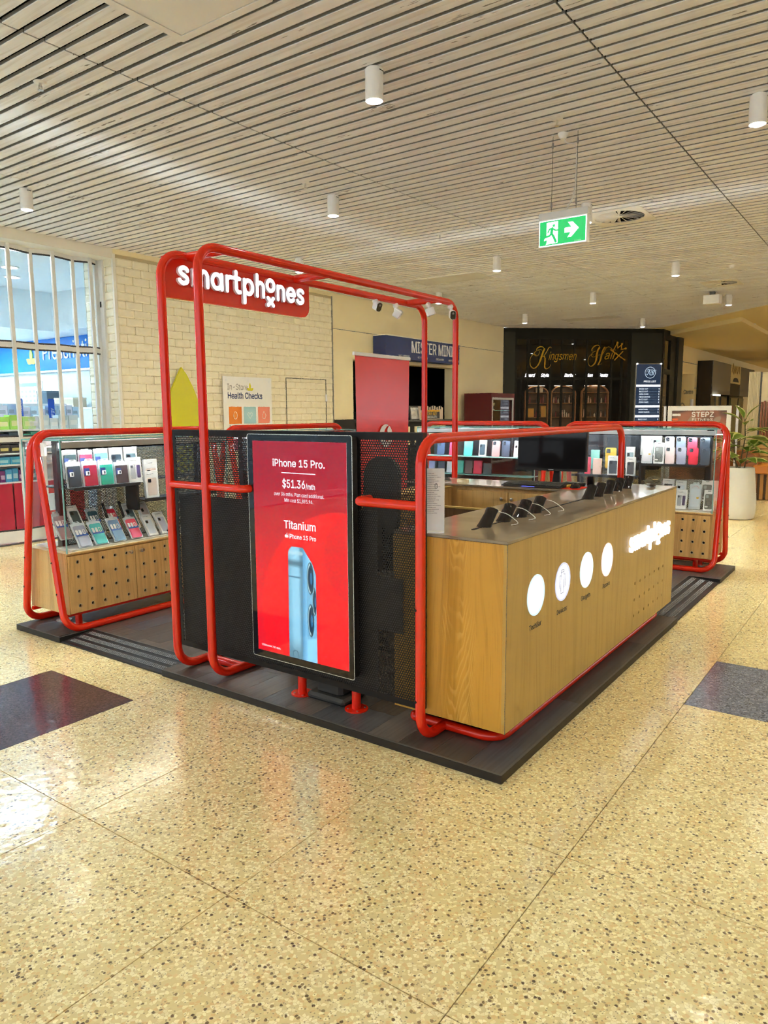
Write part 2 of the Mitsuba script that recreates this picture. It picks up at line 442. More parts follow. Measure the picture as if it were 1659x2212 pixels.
# plain plaster ceiling of the corridor beyond the diagonal edge
M('m_corridor', lin(232, 214, 160), 0.65, 0.25)
struct('ceiling_corridor', EX(Polygon([(EDGE - 16, -16), (46, -16), (46, 4.75), (EDGE + 4.4, 4.75), (EDGE + 4.2, 4.2)]), 0.20, CEIL), 'm_corridor', 'plain cream corridor ceiling beyond the slats')
struct('trim_1', EX(Polygon([(EDGE + 3.0, 2.0), (46, 2.0), (46, 4.7), (EDGE + 5.7, 4.7)]), 0.10, CEIL - 0.10), 'm_corridor', 'shallow cream ceiling drop along the far wall')

# ------------------------------------------------------------------ side wall with brick cladding, y = 7.25
YB, YS = 7.25, 7.50
struct('wall_side', B(3.26, 7.70, YB + 0.012, YB + 0.30, 0, CEIL + 0.1), 'm_mortar', 'cream painted brick-clad wall beside the pharmacy front')
BW, BH = 0.262, 0.104
def brick_mesh(w, sd):
    r = np.random.default_rng(sd)
    hw, hh = w / 2, BH / 2
    pts = []
    for sx in (-1, 1):
        for sy in (-1, 1):
            c = 0.007 + 0.008 * r.random(2)
            pts += [(sx * hw, sy * (hh - c[1]), 0), (sx * (hw - c[0]), sy * hh, 0), (sx * hw, sy * (hh - c[1]), 0.008), (sx * (hw - c[0]), sy * hh, 0.008),
                    (sx * (hw - 0.012 - c[0]), sy * (hh - 0.010 - c[1] * 0.5), 0.016 + 0.004 * r.random())]
    return trimesh.convex.convex_hull(np.array(pts))
brick_full = [ply(brick_mesh(BW - 0.007, s), 'm_brick') for s in range(5)]
brick_half = [ply(brick_mesh(BW / 2 - 0.007, s), 'm_brick') for s in range(3)]
n = 0; rest = []
PW, PH = BW, BH + 0.0035
rows = int(3.62 / PH)
DOORX = (6.44, 7.48, 2.165)
for row in reversed(range(rows)):
    z = 0.05 + row * PH
    x = 3.29 - (PW / 2 if row % 2 else 0)
    while x < 7.68:
        a, b = max(x, 3.29), min(x + PW, 7.68)
        if b - a > 0.06:
            w = b - a
            cx = (a + b) / 2
            j = (row * 7 + int(x * 13)) % 5
            f = FRM((cx, YB + 0.012, z + PH / 2))
            g = f.copy(); g[1, 3] -= 0.0
            s = np.diag([w / PW, 1, 1, 1])
            if n < 298 and z > 1.40:
                part('wall_side', 'brick', brick_full[j], 'm_brick', to=g @ s); n += 1
            else:
                rest.append(put(brick_mesh(BW - 0.007, j), g @ s))
        x += PW
part('wall_side', 'distant_bricks', merge(rest), 'm_brick', kind='stuff')
# the reveal of the shop opening, same bricks turned round the corner
struct('wall_reveal', B(3.262, 3.50, YB + 0.30, 7.92, 0, CEIL), 'm_mortar', 'brick reveal at the pharmacy opening')
for row in range(rows):
    z = 0.05 + row * PH
    for (a, b) in (((YB + 0.02, YB + 0.16), (YB + 0.165, YB + 0.40), (7.66, 7.90)) if row % 2 else ((YB + 0.02, YB + 0.26), (YB + 0.265, YB + 0.40), (7.58, 7.70), (7.705, 7.90))):
        if z < 1.2: continue
        w = b - a
        part('wall_reveal', 'brick', brick_full[row % 5], 'm_brick', to=FRM((3.262, (a + b) / 2, z + PH / 2), (0, -1, 0)) @ np.diag([w / PW, 1, 1, 1]))
struct('trim_2', B(3.245, 3.285, YB - 0.012, YB + 0.02, 0, 3.64), 'm_bulkhead', 'narrow pale corner trim on the brick wall')
struct('trim_3', B(-9, 3.26, YB, YS + 0.12, 3.58, CEIL + 0.06), 'm_bulkhead', 'white bulkhead above the pharmacy shutter')
struct('trim_4', B(3.26, 7.70, YB - 0.01, YB + 0.05, 3.64, CEIL + 0.02), 'm_cream_wall', 'cream strip between brick and ceiling')
# small access door in the brick wall
d0, d1, dz = DOORX
dr_ = thing('access_door', 'flush access door outlined in the painted brick wall right of the health poster', 'door')
for nm, bx in (('edge', (d0, d0 + 0.008, YB - 0.018, YB - 0.009, 0.4, dz)), ('edge', (d1 - 0.008, d1, YB - 0.018, YB - 0.009, 0.4, dz)), ('edge', (d0, d1, YB - 0.018, YB - 0.009, dz - 0.010, dz))):
    part(dr_, nm, B(*bx), 'm_dark_grey')
part(dr_, 'hinge', B(d1 - 0.02, d1 + 0.012, YB - 0.022, YB - 0.004, 1.78, 1.90), 'm_chrome')

# cream wall with the key-cutting shop, x 7.7 to 14.5
struct('wall_side_cream', [None] and EX(Polygon([(7.70, 0), (14.55, 0), (14.55, CEIL + 0.1), (7.70, CEIL + 0.1)], [[(8.30, 0.0001), (12.05, 0.0001), (12.05, 2.56), (8.30, 2.56)]]), 0.25), 'm_cream_wall',
       'plain cream wall around the key shop', to=FRM((0, YB + 0.26, 0)))
struct('trim_5', B(7.70, 14.5, YB - 0.004, YB + 0.02, 3.076, 3.084), 'm_grey', 'thin panel joint across the cream wall')
struct('trim_6', B(7.69, 7.705, YB - 0.006, YB + 0.02, 1.2, 3.66), 'm_grey', 'joint between brick wall and cream wall')
struct('baseboard_side', B(7.72, 8.9, YB - 0.012, YB + 0.01, 0, 1.45), 'm_black', 'black wall panel below the cream wall')
struct('wall_shop_back', merge(B(8.0, 16.0, YB + 1.8, YB + 1.9, 0, 2.8), B(16.0, 16.1, YB + 0.2, YB + 1.9, 0, 2.8), B(8.0, 8.1, YB + 0.27, YB + 1.8, 0, 2.8), B(8.0, 16.0, YB + 0.27, YB + 1.8, 2.7, 2.8)), 'm_void')

# ------------------------------------------------------------------ ceiling fittings
LIGHTS = [(1.263, 1.568), (3.18, 3.485), (1.26, 5.668), (3.12, -0.31), (6.73, 3.49), (8.65, 1.60), (10.57, 3.51), (12.54, 5.75), (14.95, 3.9), (12.36, 1.58), (5.15, 5.72), (4.96, 1.568)]
NAMES = ['large white cylinder downlight in the middle of the slatted ceiling', 'white cylinder downlight above the tall red frame', 'white cylinder downlight near the pharmacy shutter', 'white cylinder downlight at the right edge of the ceiling',
         'white cylinder downlight right of the grey ceiling panel', 'white cylinder downlight between the exit sign and the far swirl vent', 'small white cylinder downlight in front of the black salon', 'distant white cylinder downlight above the cream key shop wall',
         'distant white cylinder downlight over the salon lettering', 'distant white cylinder downlight beside the far ceiling speaker', 'white cylinder downlight seen between the red top tubes', 'white cylinder downlight hidden behind the green exit sign']
OUT = [(-0.6, 3.49), (-0.6, -0.31), (-2.5, 1.57), (1.26, -2.45), (-2.5, -2.45), (4.96, -2.45), (6.75, -0.31), (-4.3, -0.31), (3.12, -4.3), (-0.6, -4.3), (8.65, -2.45), (6.75, -4.3), (-2.5, 5.67), (10.5, -0.31), (8.85, 5.72), (-4.3, 3.49), (12.4, -2.45)]
tube_c = ply(merge(LATHE([(0.0, 0.198), (0.050, 0.198), (0.057, 0.19), (0.057, 0.010), (0.054, 0.006), (0.051, 0.010), (0.051, 0.03), (0.0, 0.03)], 28)), 'm_lamp_white', 35)
lens_c = ply(LATHE([(0.0, -0.006), (0.030, -0.004), (0.049, 0.004), (0.050, 0.018), (0.0, 0.019)], 24), 'm_white', 40)
slot_c = ply(B(-0.02, 0.02, -0.0585, -0.055, 0.172, 0.176), 'm_black')
for n, (x, y) in enumerate(LIGHTS + OUT):
    d = thing('downlight', NAMES[n] if n < len(NAMES) else 'white cylinder downlight on the ceiling behind the viewer', 'ceiling light', None if n < len(NAMES) else 'downlights behind the viewer')
    part(d, 'housing', tube_c, '', to=SH(x, y, 3.502))
    part(d, 'lens', lens_c, '', to=SH(x, y, 3.502), e=emit(DOWNLIGHT, 1.0))
    if n < len(NAMES): part(d, 'slot', slot_c, '', to=SH(x, y, 3.502))

for n, (x0, x1, y0, y1) in enumerate(VENTS):
    v = thing('swirl_vent', ['square swirl air vent in the ceiling beside the exit sign', 'distant square swirl air vent above the corridor'][n], 'air vent')
    cx, cy, hw, hh = (x0 + x1) / 2, (y0 + y1) / 2, (x1 - x0) / 2, (y1 - y0) / 2
    R = min(hw, hh) * 0.84
    plate = sbox(-hw, -hh, hw, hh).difference(Point(0, 0).buffer(R, quad_segs=16))
    part(v, 'plate', put(EX(plate, 0.012), SH(cx, cy, CEIL - 0.006)), 'm_bulkhead')
    for k in range(20):
        a = k * 2 * PI / 20
        bl = EX(Polygon([(0.03, -0.006), (R, -R * 0.10), (R, R * 0.10), (0.03, 0.006)]), 0.003)
        bl.apply_transform(trimesh.transformations.rotation_matrix(math.radians(32), (1, 0, 0)))
        bl.apply_transform(trimesh.transformations.rotation_matrix(a, (0, 0, 1)))
        part(v, 'blade', put(bl, SH(cx, cy, CEIL + 0.004)), 'm_bulkhead')
    part(v, 'hub', put(CYL((0, 0, -0.004), (0, 0, 0.02), 0.04), SH(cx, cy, CEIL)), 'm_bulkhead')
M('m_panel_grey', lin(206, 206, 203), 0.6, 0.2)
for n, (x0, x1, y0, y1) in enumerate(PANELS):
    a = thing('access_panel', ['white square ceiling access panel at the top edge of the view', 'long pale grey ceiling panel above the rail cameras', 'distant grey ceiling panel in front of the salon'][n], 'ceiling panel')
    part(a, 'frame', put(EX(sbox(x0, y0, x1, y1).difference(sbox(x0 + 0.05, y0 + 0.05, x1 - 0.05, y1 - 0.05)), 0.014), SH(0, 0, CEIL - 0.008)), 'm_lamp_white' if n == 0 else 'm_panel_grey')
    part(a, 'door', RB(x0 + 0.054, x1 - 0.054, y0 + 0.054, y1 - 0.054, CEIL - 0.006, CEIL + 0.01, 0.002), 'm_lamp_white' if n == 0 else 'm_panel_grey')
SPR = [(0.138, 3.411), (2.71, 3.43), (2.67, 5.86), (2.70, 0.96), (5.12, 0.95), (5.18, 3.47), (9.07, 3.41)]
SPN = ['sprinkler head near the left edge of the ceiling', 'sprinkler head left of the middle downlight over the frame', 'small sprinkler head above the red sign', 'sprinkler head above the exit sign cable box', 'sprinkler head right of the swirl vent', 'tiny sprinkler head on the ceiling left of the exit sign', 'tiny distant sprinkler head right of the long grey panel']
for n, (x, y) in enumerate(SPR):
    s = thing('sprinkler', SPN[n], 'sprinkler')
    part(s, 'rosette', put(LATHE([(0.0, -0.006), (0.03, -0.006), (0.042, 0.0), (0.042, 0.003), (0, 0.003)], 20), SH(x, y, CEIL)), 'm_lamp_white', 40)
    part(s, 'head', merge(CYL((x, y, CEIL - 0.004), (x, y, CEIL - 0.03), 0.008, 10), CYL((x - 0.010, y, CEIL - 0.02), (x - 0.010, y, CEIL - 0.045), 0.0025, 6), CYL((x + 0.010, y, CEIL - 0.02), (x + 0.010, y, CEIL - 0.045), 0.0025, 6), CYL((x, y, CEIL - 0.045), (x, y, CEIL - 0.05), 0.018, 14)), 'm_chrome', 35)
s = thing('smoke_detector', 'round white smoke detector near the far swirl vent', 'smoke detector')
part(s, 'base', put(LATHE([(0, -0.03), (0.035, -0.03), (0.055, -0.012), (0.06, 0), (0, 0)], 20), SH(9.42, 1.0, CEIL)), 'm_white', 35)
part(s, 'chamber', put(CYL((0, 0, -0.045), (0, 0, -0.03), 0.028), SH(9.42, 1.0, CEIL)), 'm_white', 35)
s = thing('ceiling_speaker', 'small white box speaker hanging beside a far downlight', 'speaker')
part(s, 'cabinet', RB(11.75, 11.95, 1.62, 1.90, 3.48, 3.64, 0.01), 'm_lamp_white'); part(s, 'bracket', B(11.80, 11.90, 1.72, 1.80, 3.64, 3.70), 'm_dark_grey')

# unseen wall added to darken the salon glass, also shading the counter front
M('m_opposite', lin(104, 98, 90), 0.5, 0.3)
struct('wall_opposite', B(-9, 22, -15.2, -15.0, 0, CEIL), 'm_opposite', 'unseen dark wall across the mall, added to darken the salon glass')
# ------------------------------------------------------------------ kiosk platform and ramps
PZ = 0.041
pf = thing('kiosk_platform', 'low dark vinyl-clad platform under the kiosk with black edge', 'platform')
outline = sbox(0, 0, 5.15, 3.97).difference(sbox(-0.1, 2.275, 0.25, 3.395)).difference(sbox(2.91, -0.1, 4.44, 0.27))
part(pf, 'base', EX(outline, PZ - 0.004), 'm_black')
inner = outline.buffer(-0.012, join_style=2)
r_ = random.Random(3)
nrow = 22; ph = 3.97 / nrow
for k in range(nrow):
    x = -r_.random() * 1.1
    while x < 5.15:
        g = sbox(x + 0.0008, k * ph + 0.0008, x + 1.2 - 0.0008, (k + 1) * ph - 0.0008).intersection(inner)
        x += 1.2
        if g.area > 0.002:
            part(pf, 'plank', EX(g, 0.004, PZ - 0.004), f'm_vinyl_{r_.choice([0, 0, 1, 1, 2, 3])}')
part(pf, 'edge_strip', EX(outline.difference(outline.buffer(-0.011, join_style=2)), 0.0025, PZ - 0.002), 'm_dark_grey')

def ramp(label, x0, x1, y0, y1, along):
    r = thing('entry_ramp', label, 'ramp')
    if along == 'y':     # rises along +x
        prof = lambda t: PZ * 0.25 + (PZ * 0.70) * t
        m = EX(Polygon([(0, 0), (x1 - x0, 0), (x1 - x0, prof(1)), (0, prof(0))]), y1 - y0)
        m.apply_transform(np.array([[1, 0, 0, x0], [0, 0, -1, y1], [0, 1, 0, 0], [0, 0, 0, 1.0]]))
    else:
        prof = lambda t: PZ * 0.25 + (PZ * 0.70) * t
        m = EX(Polygon([(0, 0), (y1 - y0, 0), (y1 - y0, prof(1)), (0, prof(0))]), x1 - x0)
        m.apply_transform(np.array([[0, 0, 1, x0], [1, 0, 0, y0], [0, 1, 0, 0], [0, 0, 0, 1.0]]))
    part(r, 'wedge', m, 'm_black')
    W = (x1 - x0) if along == 'y' else (y1 - y0)
    a = math.atan2(PZ * 0.70, W)
    for s in range(3):
        c0, c1 = W * (0.12 + 0.29 * s), W * (0.12 + 0.29 * s + 0.19)
        t0, t1 = prof(c0 / W), prof(c1 / W)
        L = (y1 - y0) if along == 'y' else (x1 - x0)
        strip = np.array([[c0, 0.03, t0], [c1, 0.03, t1], [c1, L - 0.03, t1], [c0, L - 0.03, t0]])
        top = strip + [0, 0, 0.003]
        v = np.vstack([strip - [0, 0, 0.002], top]); f = [[4, 5, 6], [4, 6, 7], [0, 1, 5], [0, 5, 4], [2, 3, 7], [2, 7, 6], [1, 2, 6], [1, 6, 5], [3, 0, 4], [3, 4, 7]]
        studs = []
        n = int((L - 0.08) / 0.017)
        for i in range(n):
            for j in range(3):
                c = c0 + (c1 - c0) * (0.2 + 0.3 * j); z = prof(c / W) + 0.003; y = 0.05 + i * 0.017 + (j % 2) * 0.0085
                studs.append(trimesh.convex.convex_hull(np.array([[c - .005, y - .004, z], [c + .005, y - .004, z], [c + .005, y + .004, z], [c - .005, y + .004, z], [c - .003, y, z + .0025], [c + .003, y, z + .0025]])))
        mm = [trimesh.Trimesh(v, f, process=False), merge(studs)]
        for q, nm, mt in zip(mm, ('grip_strip', 'studs'), ('m_rubber', 'm_stud')):
            if along == 'y': q.apply_translation((x0, y0, 0))
            else: q.apply_transform(np.array([[0, 1, 0, x0], [1, 0, 0, y0], [0, 0, 1, 0], [0, 0, 0, 1.0]]))
            part(r, nm, q, mt, **({'kind': 'stuff'} if nm == 'studs' else {}))
M('m_stud', (0.20, 0.20, 0.20), 0.3, 0.5, metal=0.6)
ramp('black studded ramp between the left display case and the tall red frame', 0.01, 0.248, 2.28, 3.39, 'y')
ramp('black studded ramp between the oak counter and the right display case', 2.915, 4.435, 0.01, 0.268, 'x')

# ------------------------------------------------------------------ tall red frame
RT = 0.025
def bolt_row(root, pts, nrm):
    for p in pts:
        q = np.array(p, float)
        part(root, 'bolt', CYL(q, q + np.array(nrm) * 0.004, 0.006, 10), 'm_black')
tf = thing('tall_tube_frame', 'tall red tubular steel frame of two joined loops carrying the red sign', 'frame')
for y in (1.862, 2.172):
    part(tf, 'loop', TUBE([(0.045, y, PZ + RT), (2.80, y, PZ + RT), (2.80, y, 2.478), (0.045, y, 2.478)], RT, 0.135, 18, closed=True, n=9), 'm_red', 60)
for x, z in ((0.24, 2.478), (1.14, 2.478), (2.52, 2.478), (0.27, PZ + RT), (2.5, PZ + RT)):
    part(tf, 'cross_tube', CYL((x, 1.862, z), (x, 2.172, z), RT, 18), 'm_red', 60)
for x in (0.045, 2.80):
    part(tf, 'mid_rail', CYL((x, 1.862, 1.175), (x, 2.172, 1.175), 0.021, 18), 'm_red', 60)
part(tf, 'mid_rail', TUBE([(0.06, 1.862, 1.175), (0.06, 1.575, 1.175), (0.135, 1.575, 1.175)], 0.021, 0.04, 16), 'm_red', 60)
bolt_row(tf, [(0.030, 2.195, 0.52), (0.030, 2.195, 0.90), (0.030, 1.885, 0.30), (0.030, 1.885, 0.88)], (-0.6, 0.8, 0))

# red sign with raised lit lettering, hung inside the outer loop
def arc(cx, cy, rx, a0, a1, ry=None, n=14):
    ry = rx if ry is None else ry
    return [(cx + rx * math.cos(math.radians(a0 + (a1 - a0) * i / n)), cy + ry * math.sin(math.radians(a0 + (a1 - a0) * i / n))) for i in range(n + 1)]
def rounded_logo():
    """rounded lower-case lettering 'smartphones', the o raised over a small x: list of (polygon) per letter, x-height 1"""
    w = 0.122
    out, x = [], 0.0
    def add(lines, adv):
        nonlocal x
        g = unary_union([LineString(l).buffer(w, quad_segs=6) for l in lines])
        out.append(affinity.translate(g, x, 0)); x += adv
    def s_():
        from scipy.interpolate import CubicSpline
        p = np.array([(0.60, 0.77), (0.47, 0.87), (0.30, 0.87), (0.155, 0.77), (0.17, 0.62), (0.36, 0.51), (0.55, 0.39), (0.57, 0.23), (0.42, 0.125), (0.24, 0.125), (0.10, 0.24)])
        return [CubicSpline(np.arange(11), p)(np.linspace(0, 10, 41)).tolist()]
    add(s_(), 0.86)
    add([[(0.16, 0.12), (0.16, 0.86)], arc(0.38, 0.62, 0.22, 180, 0, 0.26) + [(0.60, 0.12)], arc(0.82, 0.62, 0.22, 180, 0, 0.26) + [(1.04, 0.12)]], 1.26)
    add([arc(0.42, 0.5, 0.31, 0, 360, 0.37, 24), [(0.76, 0.12), (0.76, 0.88)]], 0.98)
    add([[(0.16, 0.12), (0.16, 0.86)], arc(0.42, 0.60, 0.26, 180, 75, 0.27)], 0.60)
    add([[(0.22, 1.20), (0.22, 0.36)] + arc(0.42, 0.34, 0.20, 180, 290, 0.21), [(0.06, 0.86), (0.46, 0.86)]], 0.66)
    add([arc(0.47, 0.5, 0.31, 0, 360, 0.37, 24), [(0.16, 0.86), (0.16, -0.36)]], 0.98)
    add([[(0.16, 0.12), (0.16, 1.26)], arc(0.40, 0.60, 0.24, 180, 0, 0.27) + [(0.64, 0.12)]], 0.86)
    add([arc(0.36, 0.82, 0.28, 0, 360, 0.30, 24)], 0.0)
    add([[(0.14, -0.30), (0.56, 0.10)], [(0.14, 0.10), (0.56, -0.30)]], 0.80)
    add([[(0.16, 0.12), (0.16, 0.86)], arc(0.40, 0.60, 0.24, 180, 0, 0.27) + [(0.64, 0.12)]], 0.84)
    add([arc(0.42, 0.5, 0.30, -40, -360, 0.36, 22)[::-1] if False else arc(0.42, 0.5, 0.30, 0, 315, 0.36, 22), [(0.14, 0.5), (0.70, 0.5)]], 0.88)
    add(s_(), 0.74)
    return out, x
LOGO, LOGO_W = rounded_logo()
sg = thing('kiosk_sign', 'red hanging sign with glowing white rounded smartphones lettering', 'sign')
SF = FRM((0.07, 2.150, 0))
panel = Polygon([(0, 2.235), (0, 2.46), (1.22, 2.46), (1.22, 2.30)] + [(1.15 + 0.07 * math.cos(a), 2.305 + 0.07 * math.sin(a)) for a in np.linspace(0, -PI / 2, 8)])
part(sg, 'panel', put(EX(panel, 0.03, -0.045), SF), 'm_red_panel')
M('m_letter', (0.85, 0.86, 0.9), 0.4, 0.4)
L0, L1, LS = 0.075, 1.150, None
sc_ = (L1 - L0) / LOGO_W
for g in LOGO:
    g2 = affinity.affine_transform(g, [sc_, 0, 0, sc_ * 0.98, L0, 2.310])
    k = part(sg, 'letter', put(EX(g2, 0.018, -0.012), SF), 'm_letter')
    part(k, 'lit_face', put(EX(g2.buffer(-0.002), 0.002, 0.0062), SF), 'm_letter', e=emit((1.0, 1.05, 1.2), 0.15))

# ------------------------------------------------------------------ perforated screen wall with the digital display
M('m_inner', (0.07, 0.07, 0.075), 0.6, 0.2)
sw = thing('screen_wall', 'black perforated steel wall panel behind the digital display', 'wall panel')
WX, W0, W1, WZ0, WZ1 = 0.155, 0.500, 2.285, 0.158, 1.482
def perf_yz(x, y0, y1, z0, z1, pitch=0.0135, r=0.0044, margin=0.03):
    m = PERF(y1 - y0, z1 - z0, pitch, r, margin)
    return put(m, np.array([[0, 0, -1, x], [-1, 0, 0, y1], [0, 1, 0, z0], [0, 0, 0, 1.0]]))
part(sw, 'perforated_sheet', perf_yz(WX, W0, W1, WZ0, WZ1), 'm_black_sheet')
part(sw, 'end_panel', B(WX, WX + 0.034, W0 - 0.003, W0, WZ0, WZ1), 'm_black'); part(sw, 'end_panel', B(WX, WX + 0.034, W1, W1 + 0.003, WZ0, WZ1), 'm_black')
part(sw, 'top_cap', B(WX - 0.002, WX + 0.034, W0 - 0.003, W1 + 0.003, WZ1, WZ1 + 0.004), 'm_black')
part(sw, 'inner_board', B(WX + 0.026, WX + 0.032, W0 + 0.28, W1 - 0.02, WZ0 + 0.01, 1.10), 'm_inner')
part(sw, 'inner_board', B(WX + 0.026, WX + 0.032, 0.88, 1.56, 1.10, WZ1 - 0.01), 'm_black')
part(sw, 'inner_board', B(WX + 0.026, WX + 0.032, W0 + 0.13, W0 + 0.28, WZ0 + 0.35, 0.78), 'm_inner')
for y in (0.94, 1.318):
    k = part(sw, 'leg', CYL((0.205, y, PZ), (0.205, y, 0.25), 0.024, 20), 'm_red', 60)
    part(k, 'foot_plate', CYL((0.205, y, PZ), (0.205, y, PZ + 0.006), 0.062, 28), 'm_red', 40)
    part(k, 'bolt', merge(*[CYL((0.205 + 0.045 * math.cos(a), y + 0.045 * math.sin(a), PZ + 0.005), (0.205 + 0.045 * math.cos(a), y + 0.045 * math.sin(a), PZ + 0.009), 0.006, 8) for a in (0.8, 2.4, 3.9, 5.5)]), 'm_chrome')
cb = solo('cable_boot', put(merge(RB(-0.07, 0.07, -0.09, 0.09, 0.03, 0.17, 0.02), RB(-0.10, 0.10, -0.13, 0.13, 0, 0.04, 0.015)), SH(0.27, 1.13, PZ)), 'm_rubber', 'black rubber cable boot on the platform between the two red legs', 'cable cover', 20)

dd = thing('digital_display', 'tall portrait digital screen showing a red phone advertisement', 'screen')
DX = 0.102
part(dd, 'housing', RB(DX + 0.004, 0.1535, 0.872, 1.576, 0.252, 1.462, 0.006), 'm_black')
DF = FRM((DX, 1.225, 0), (0, -1, 0))
part(dd, 'glass', put(EX(RR(0.715, 1.225, 0.012, 0, 0.245), 0.006, -0.005), DF), 'm_glass_black')
part(dd, 'rim_line', put(EX(RR(0.717, 1.227, 0.013, 0, 0.244).difference(RR(0.711, 1.221, 0.011, 0, 0.247)), 0.003, -0.001), DF), 'm_alu')
def ad(p, n, uv):
    """the advertisement's picture, in metres on the screen: u to the right, v up"""
    u, v = 1.225 - p.y, p.z
    inside = lambda d, s=0.0012: 1 - smoothstep(-s, s, d)
    c = mix(mi.Color3f(*lin(158, 8, 48)), mi.Color3f(*lin(214, 16, 44)), smoothstep(1.40, 0.45, v))
    d = dr.sqrt(dr.square(u - 0.30) + dr.square(v - 0.51))
    c = mix(c, lin(222, 18, 34), inside(d - 0.58) * 0.85)
    c = mix(c, lin(204, 12, 40), inside(dr.sqrt(dr.square(u - 0.42) + dr.square(v - 0.86)) - 0.249) * 0.7)
    ang = dr.atan2(v - 0.51, u - 0.30) * 26.0
    dash = smoothstep(0.30, 0.34, ang - dr.floor(ang))
    for R_ in (0.618, 0.655, 0.695):
        c = mix(c, lin(226, 84, 96), inside(dr.abs(d - R_) - 0.0016, 0.0008) * dash * smoothstep(0.55, 0.75, v) * 0.55)
    # the phone, side on: frame, back, camera bump, three lenses
    left = -0.084 + (v - 0.284) * 0.0125
    edge = 0.012 + (v - 0.284) * 0.024
    corner = dr.maximum(0, v - 0.850) * dr.maximum(0, v - 0.850) * 18.0
    frame = dr.maximum(dr.maximum(left + corner - u, u - edge), v - 0.888)
    t = (u + 0.084) / 0.1
    f = mix(lin(118, 168, 194), lin(150, 196, 220), smoothstep(0.0, 0.45, t))
    f = mix(f, lin(84, 126, 150), smoothstep(0.72, 1.0, t) * 0.8)
    f = mix(f, lin(70, 104, 122), (1 - smoothstep(0.0, 0.03, dr.abs(v - 0.80))) * 0.8)
    f = mix(f, lin(190, 214, 222), (1 - smoothstep(0.0, 0.018, dr.abs(v - 0.855))) * 0.6)
    f = mix(f, lin(96, 138, 162), inside(dr.abs(v - 0.727) - 0.004))
    f = mix(f, lin(92, 128, 146), smoothstep(0.42, 0.29, v) * 0.8)
    bt = dr.sqrt(dr.square(u + 0.038) + dr.square(dr.maximum(v - 0.306, 0) * 0.9)) - 0.0185
    f = mix(f, lin(64, 96, 114), inside(dr.abs(bt) - 0.0016))
    right = dr.minimum(0.113, dr.minimum(0.030 + (0.884 - v) * 0.82, 0.092 + (0.806 - v) * 0.42))
    bk = mix(lin(104, 160, 196), lin(146, 202, 234), smoothstep(0.0, 0.045, u - edge))
    c = mix(c, bk, inside(dr.maximum(edge - 0.002 - u, u - right)))
    c = mix(c, lin(120, 172, 202), inside(dr.maximum(dr.maximum(0.048 + dr.maximum(0, v - 0.78) * 0.5 - u, u - right), dr.maximum(0.40 - v + (u - 0.05) * 0.3, v - 0.815))) * 0.8)
    for cu, cv, ru, rv in ((0.100, 0.612, 0.014, 0.075), (0.075, 0.732, 0.023, 0.086), (0.074, 0.508, 0.022, 0.088)):
        el = lambda k, o: (dr.sqrt(dr.square((u - cu - o) / (ru * k)) + dr.square((v - cv) / (rv * k))) - 1) * 0.02
        c = mix(c, lin(58, 84, 98), inside(el(1.0, 0.0)) * inside(u - right))
        c = mix(c, lin(176, 208, 220), inside(dr.abs(el(0.86, 0.001)) - 0.0016) * inside(u - right) * inside(0.5 * (u - cu)))
        c = mix(c, lin(34, 66, 92), inside(el(0.66, 0.004)) * inside(u - right))
        c = mix(c, lin(60, 120, 160), inside(el(0.38, 0.006)) * inside(u - right))
    c = mix(c, f, inside(frame))
    return c
M('m_backlight', (0.8, 0.8, 0.8), 0.5, 0.2)
scene['m_lcd'] = {'type': 'thindielectric', 'int_ior': 1.5, 'ext_ior': 1.0, 'specular_transmittance': proc(ad)}
lcd = trimesh.Trimesh([(-0.318, 0.284, 0.0020), (0.324, 0.284, 0.0020), (0.324, 1.435, 0.0020), (-0.318, 1.435, 0.0020)], [[0, 1, 2], [0, 2, 3]], process=False)
part(dd, 'backlight', put(EX(sbox(-0.318, 0.284, 0.324, 1.435), 0.0008, 0.0006), DF), 'm_backlight', e=emit([SCREEN_LEVEL * 1.08] * 3, 1.0))
part(dd, 'screen', put(lcd, DF), 'm_lcd')
M('m_screen', (0.01, 0.01, 0.01), 0.06, 0.5)
def glow(name, mesh, col, w=0.08):
    part(dd, name, put(mesh, DF), 'm_screen', e=emit([c * 0.85 for c in lin(*col)], w))
TZ = 0.0023
def ad_text(s, h, u0, u1, v, bold=False, lvl=(250, 246, 255)):
    m = TEXT(s, h, 0.0006, bold)
    x0, x1 = m.bounds[0][0], m.bounds[1][0]
    k = (u1 - u0) / (x1 - x0)
    m.apply_transform(np.array([[k, 0, 0, u0 - x0 * k], [0, 1, 0, v], [0, 0, 1, TZ], [0, 0, 0, 1.0]]))
    glow('text', m, lvl)
ad_text('iPhone 15 Pro.', 0.037, -0.171, 0.186, 1.305, True)
glow('rule', put(sbox_m := EX(sbox(-0.109, 1.270, 0.123, 1.275), 0.0006), SH(0, 0, TZ)), (250, 246, 255))
ad_text('$51.36', 0.041, -0.105, 0.053, 1.196, True)
ad_text('/mth', 0.026, 0.056, 0.119, 1.195, True)
ad_text('over 36 mths. Plan cost additional.', 0.019, -0.166, 0.178, 1.152)
ad_text('Min cost $1,893.96.', 0.019, -0.092, 0.105, 1.121)
ad_text('Titanium', 0.041, -0.101, 0.119, 0.982, True)
ad_text('iPhone 15 Pro', 0.022, -0.068, 0.120, 0.931, True)
ap = unary_union([affinity.scale(Point(-0.089, 0.940).buffer(0.0085), 0.95, 1.0), affinity.scale(Point(-0.080, 0.940).buffer(0.0085), 0.95, 1.0)]).difference(Point(-0.068, 0.943).buffer(0.0065))
ap = unary_union([ap, affinity.rotate(affinity.scale(Point(-0.081, 0.954).buffer(0.0042), 0.5, 1.0), -25)])
glow('apple_mark', EX(ap, 0.0006, TZ), (250, 246, 255))
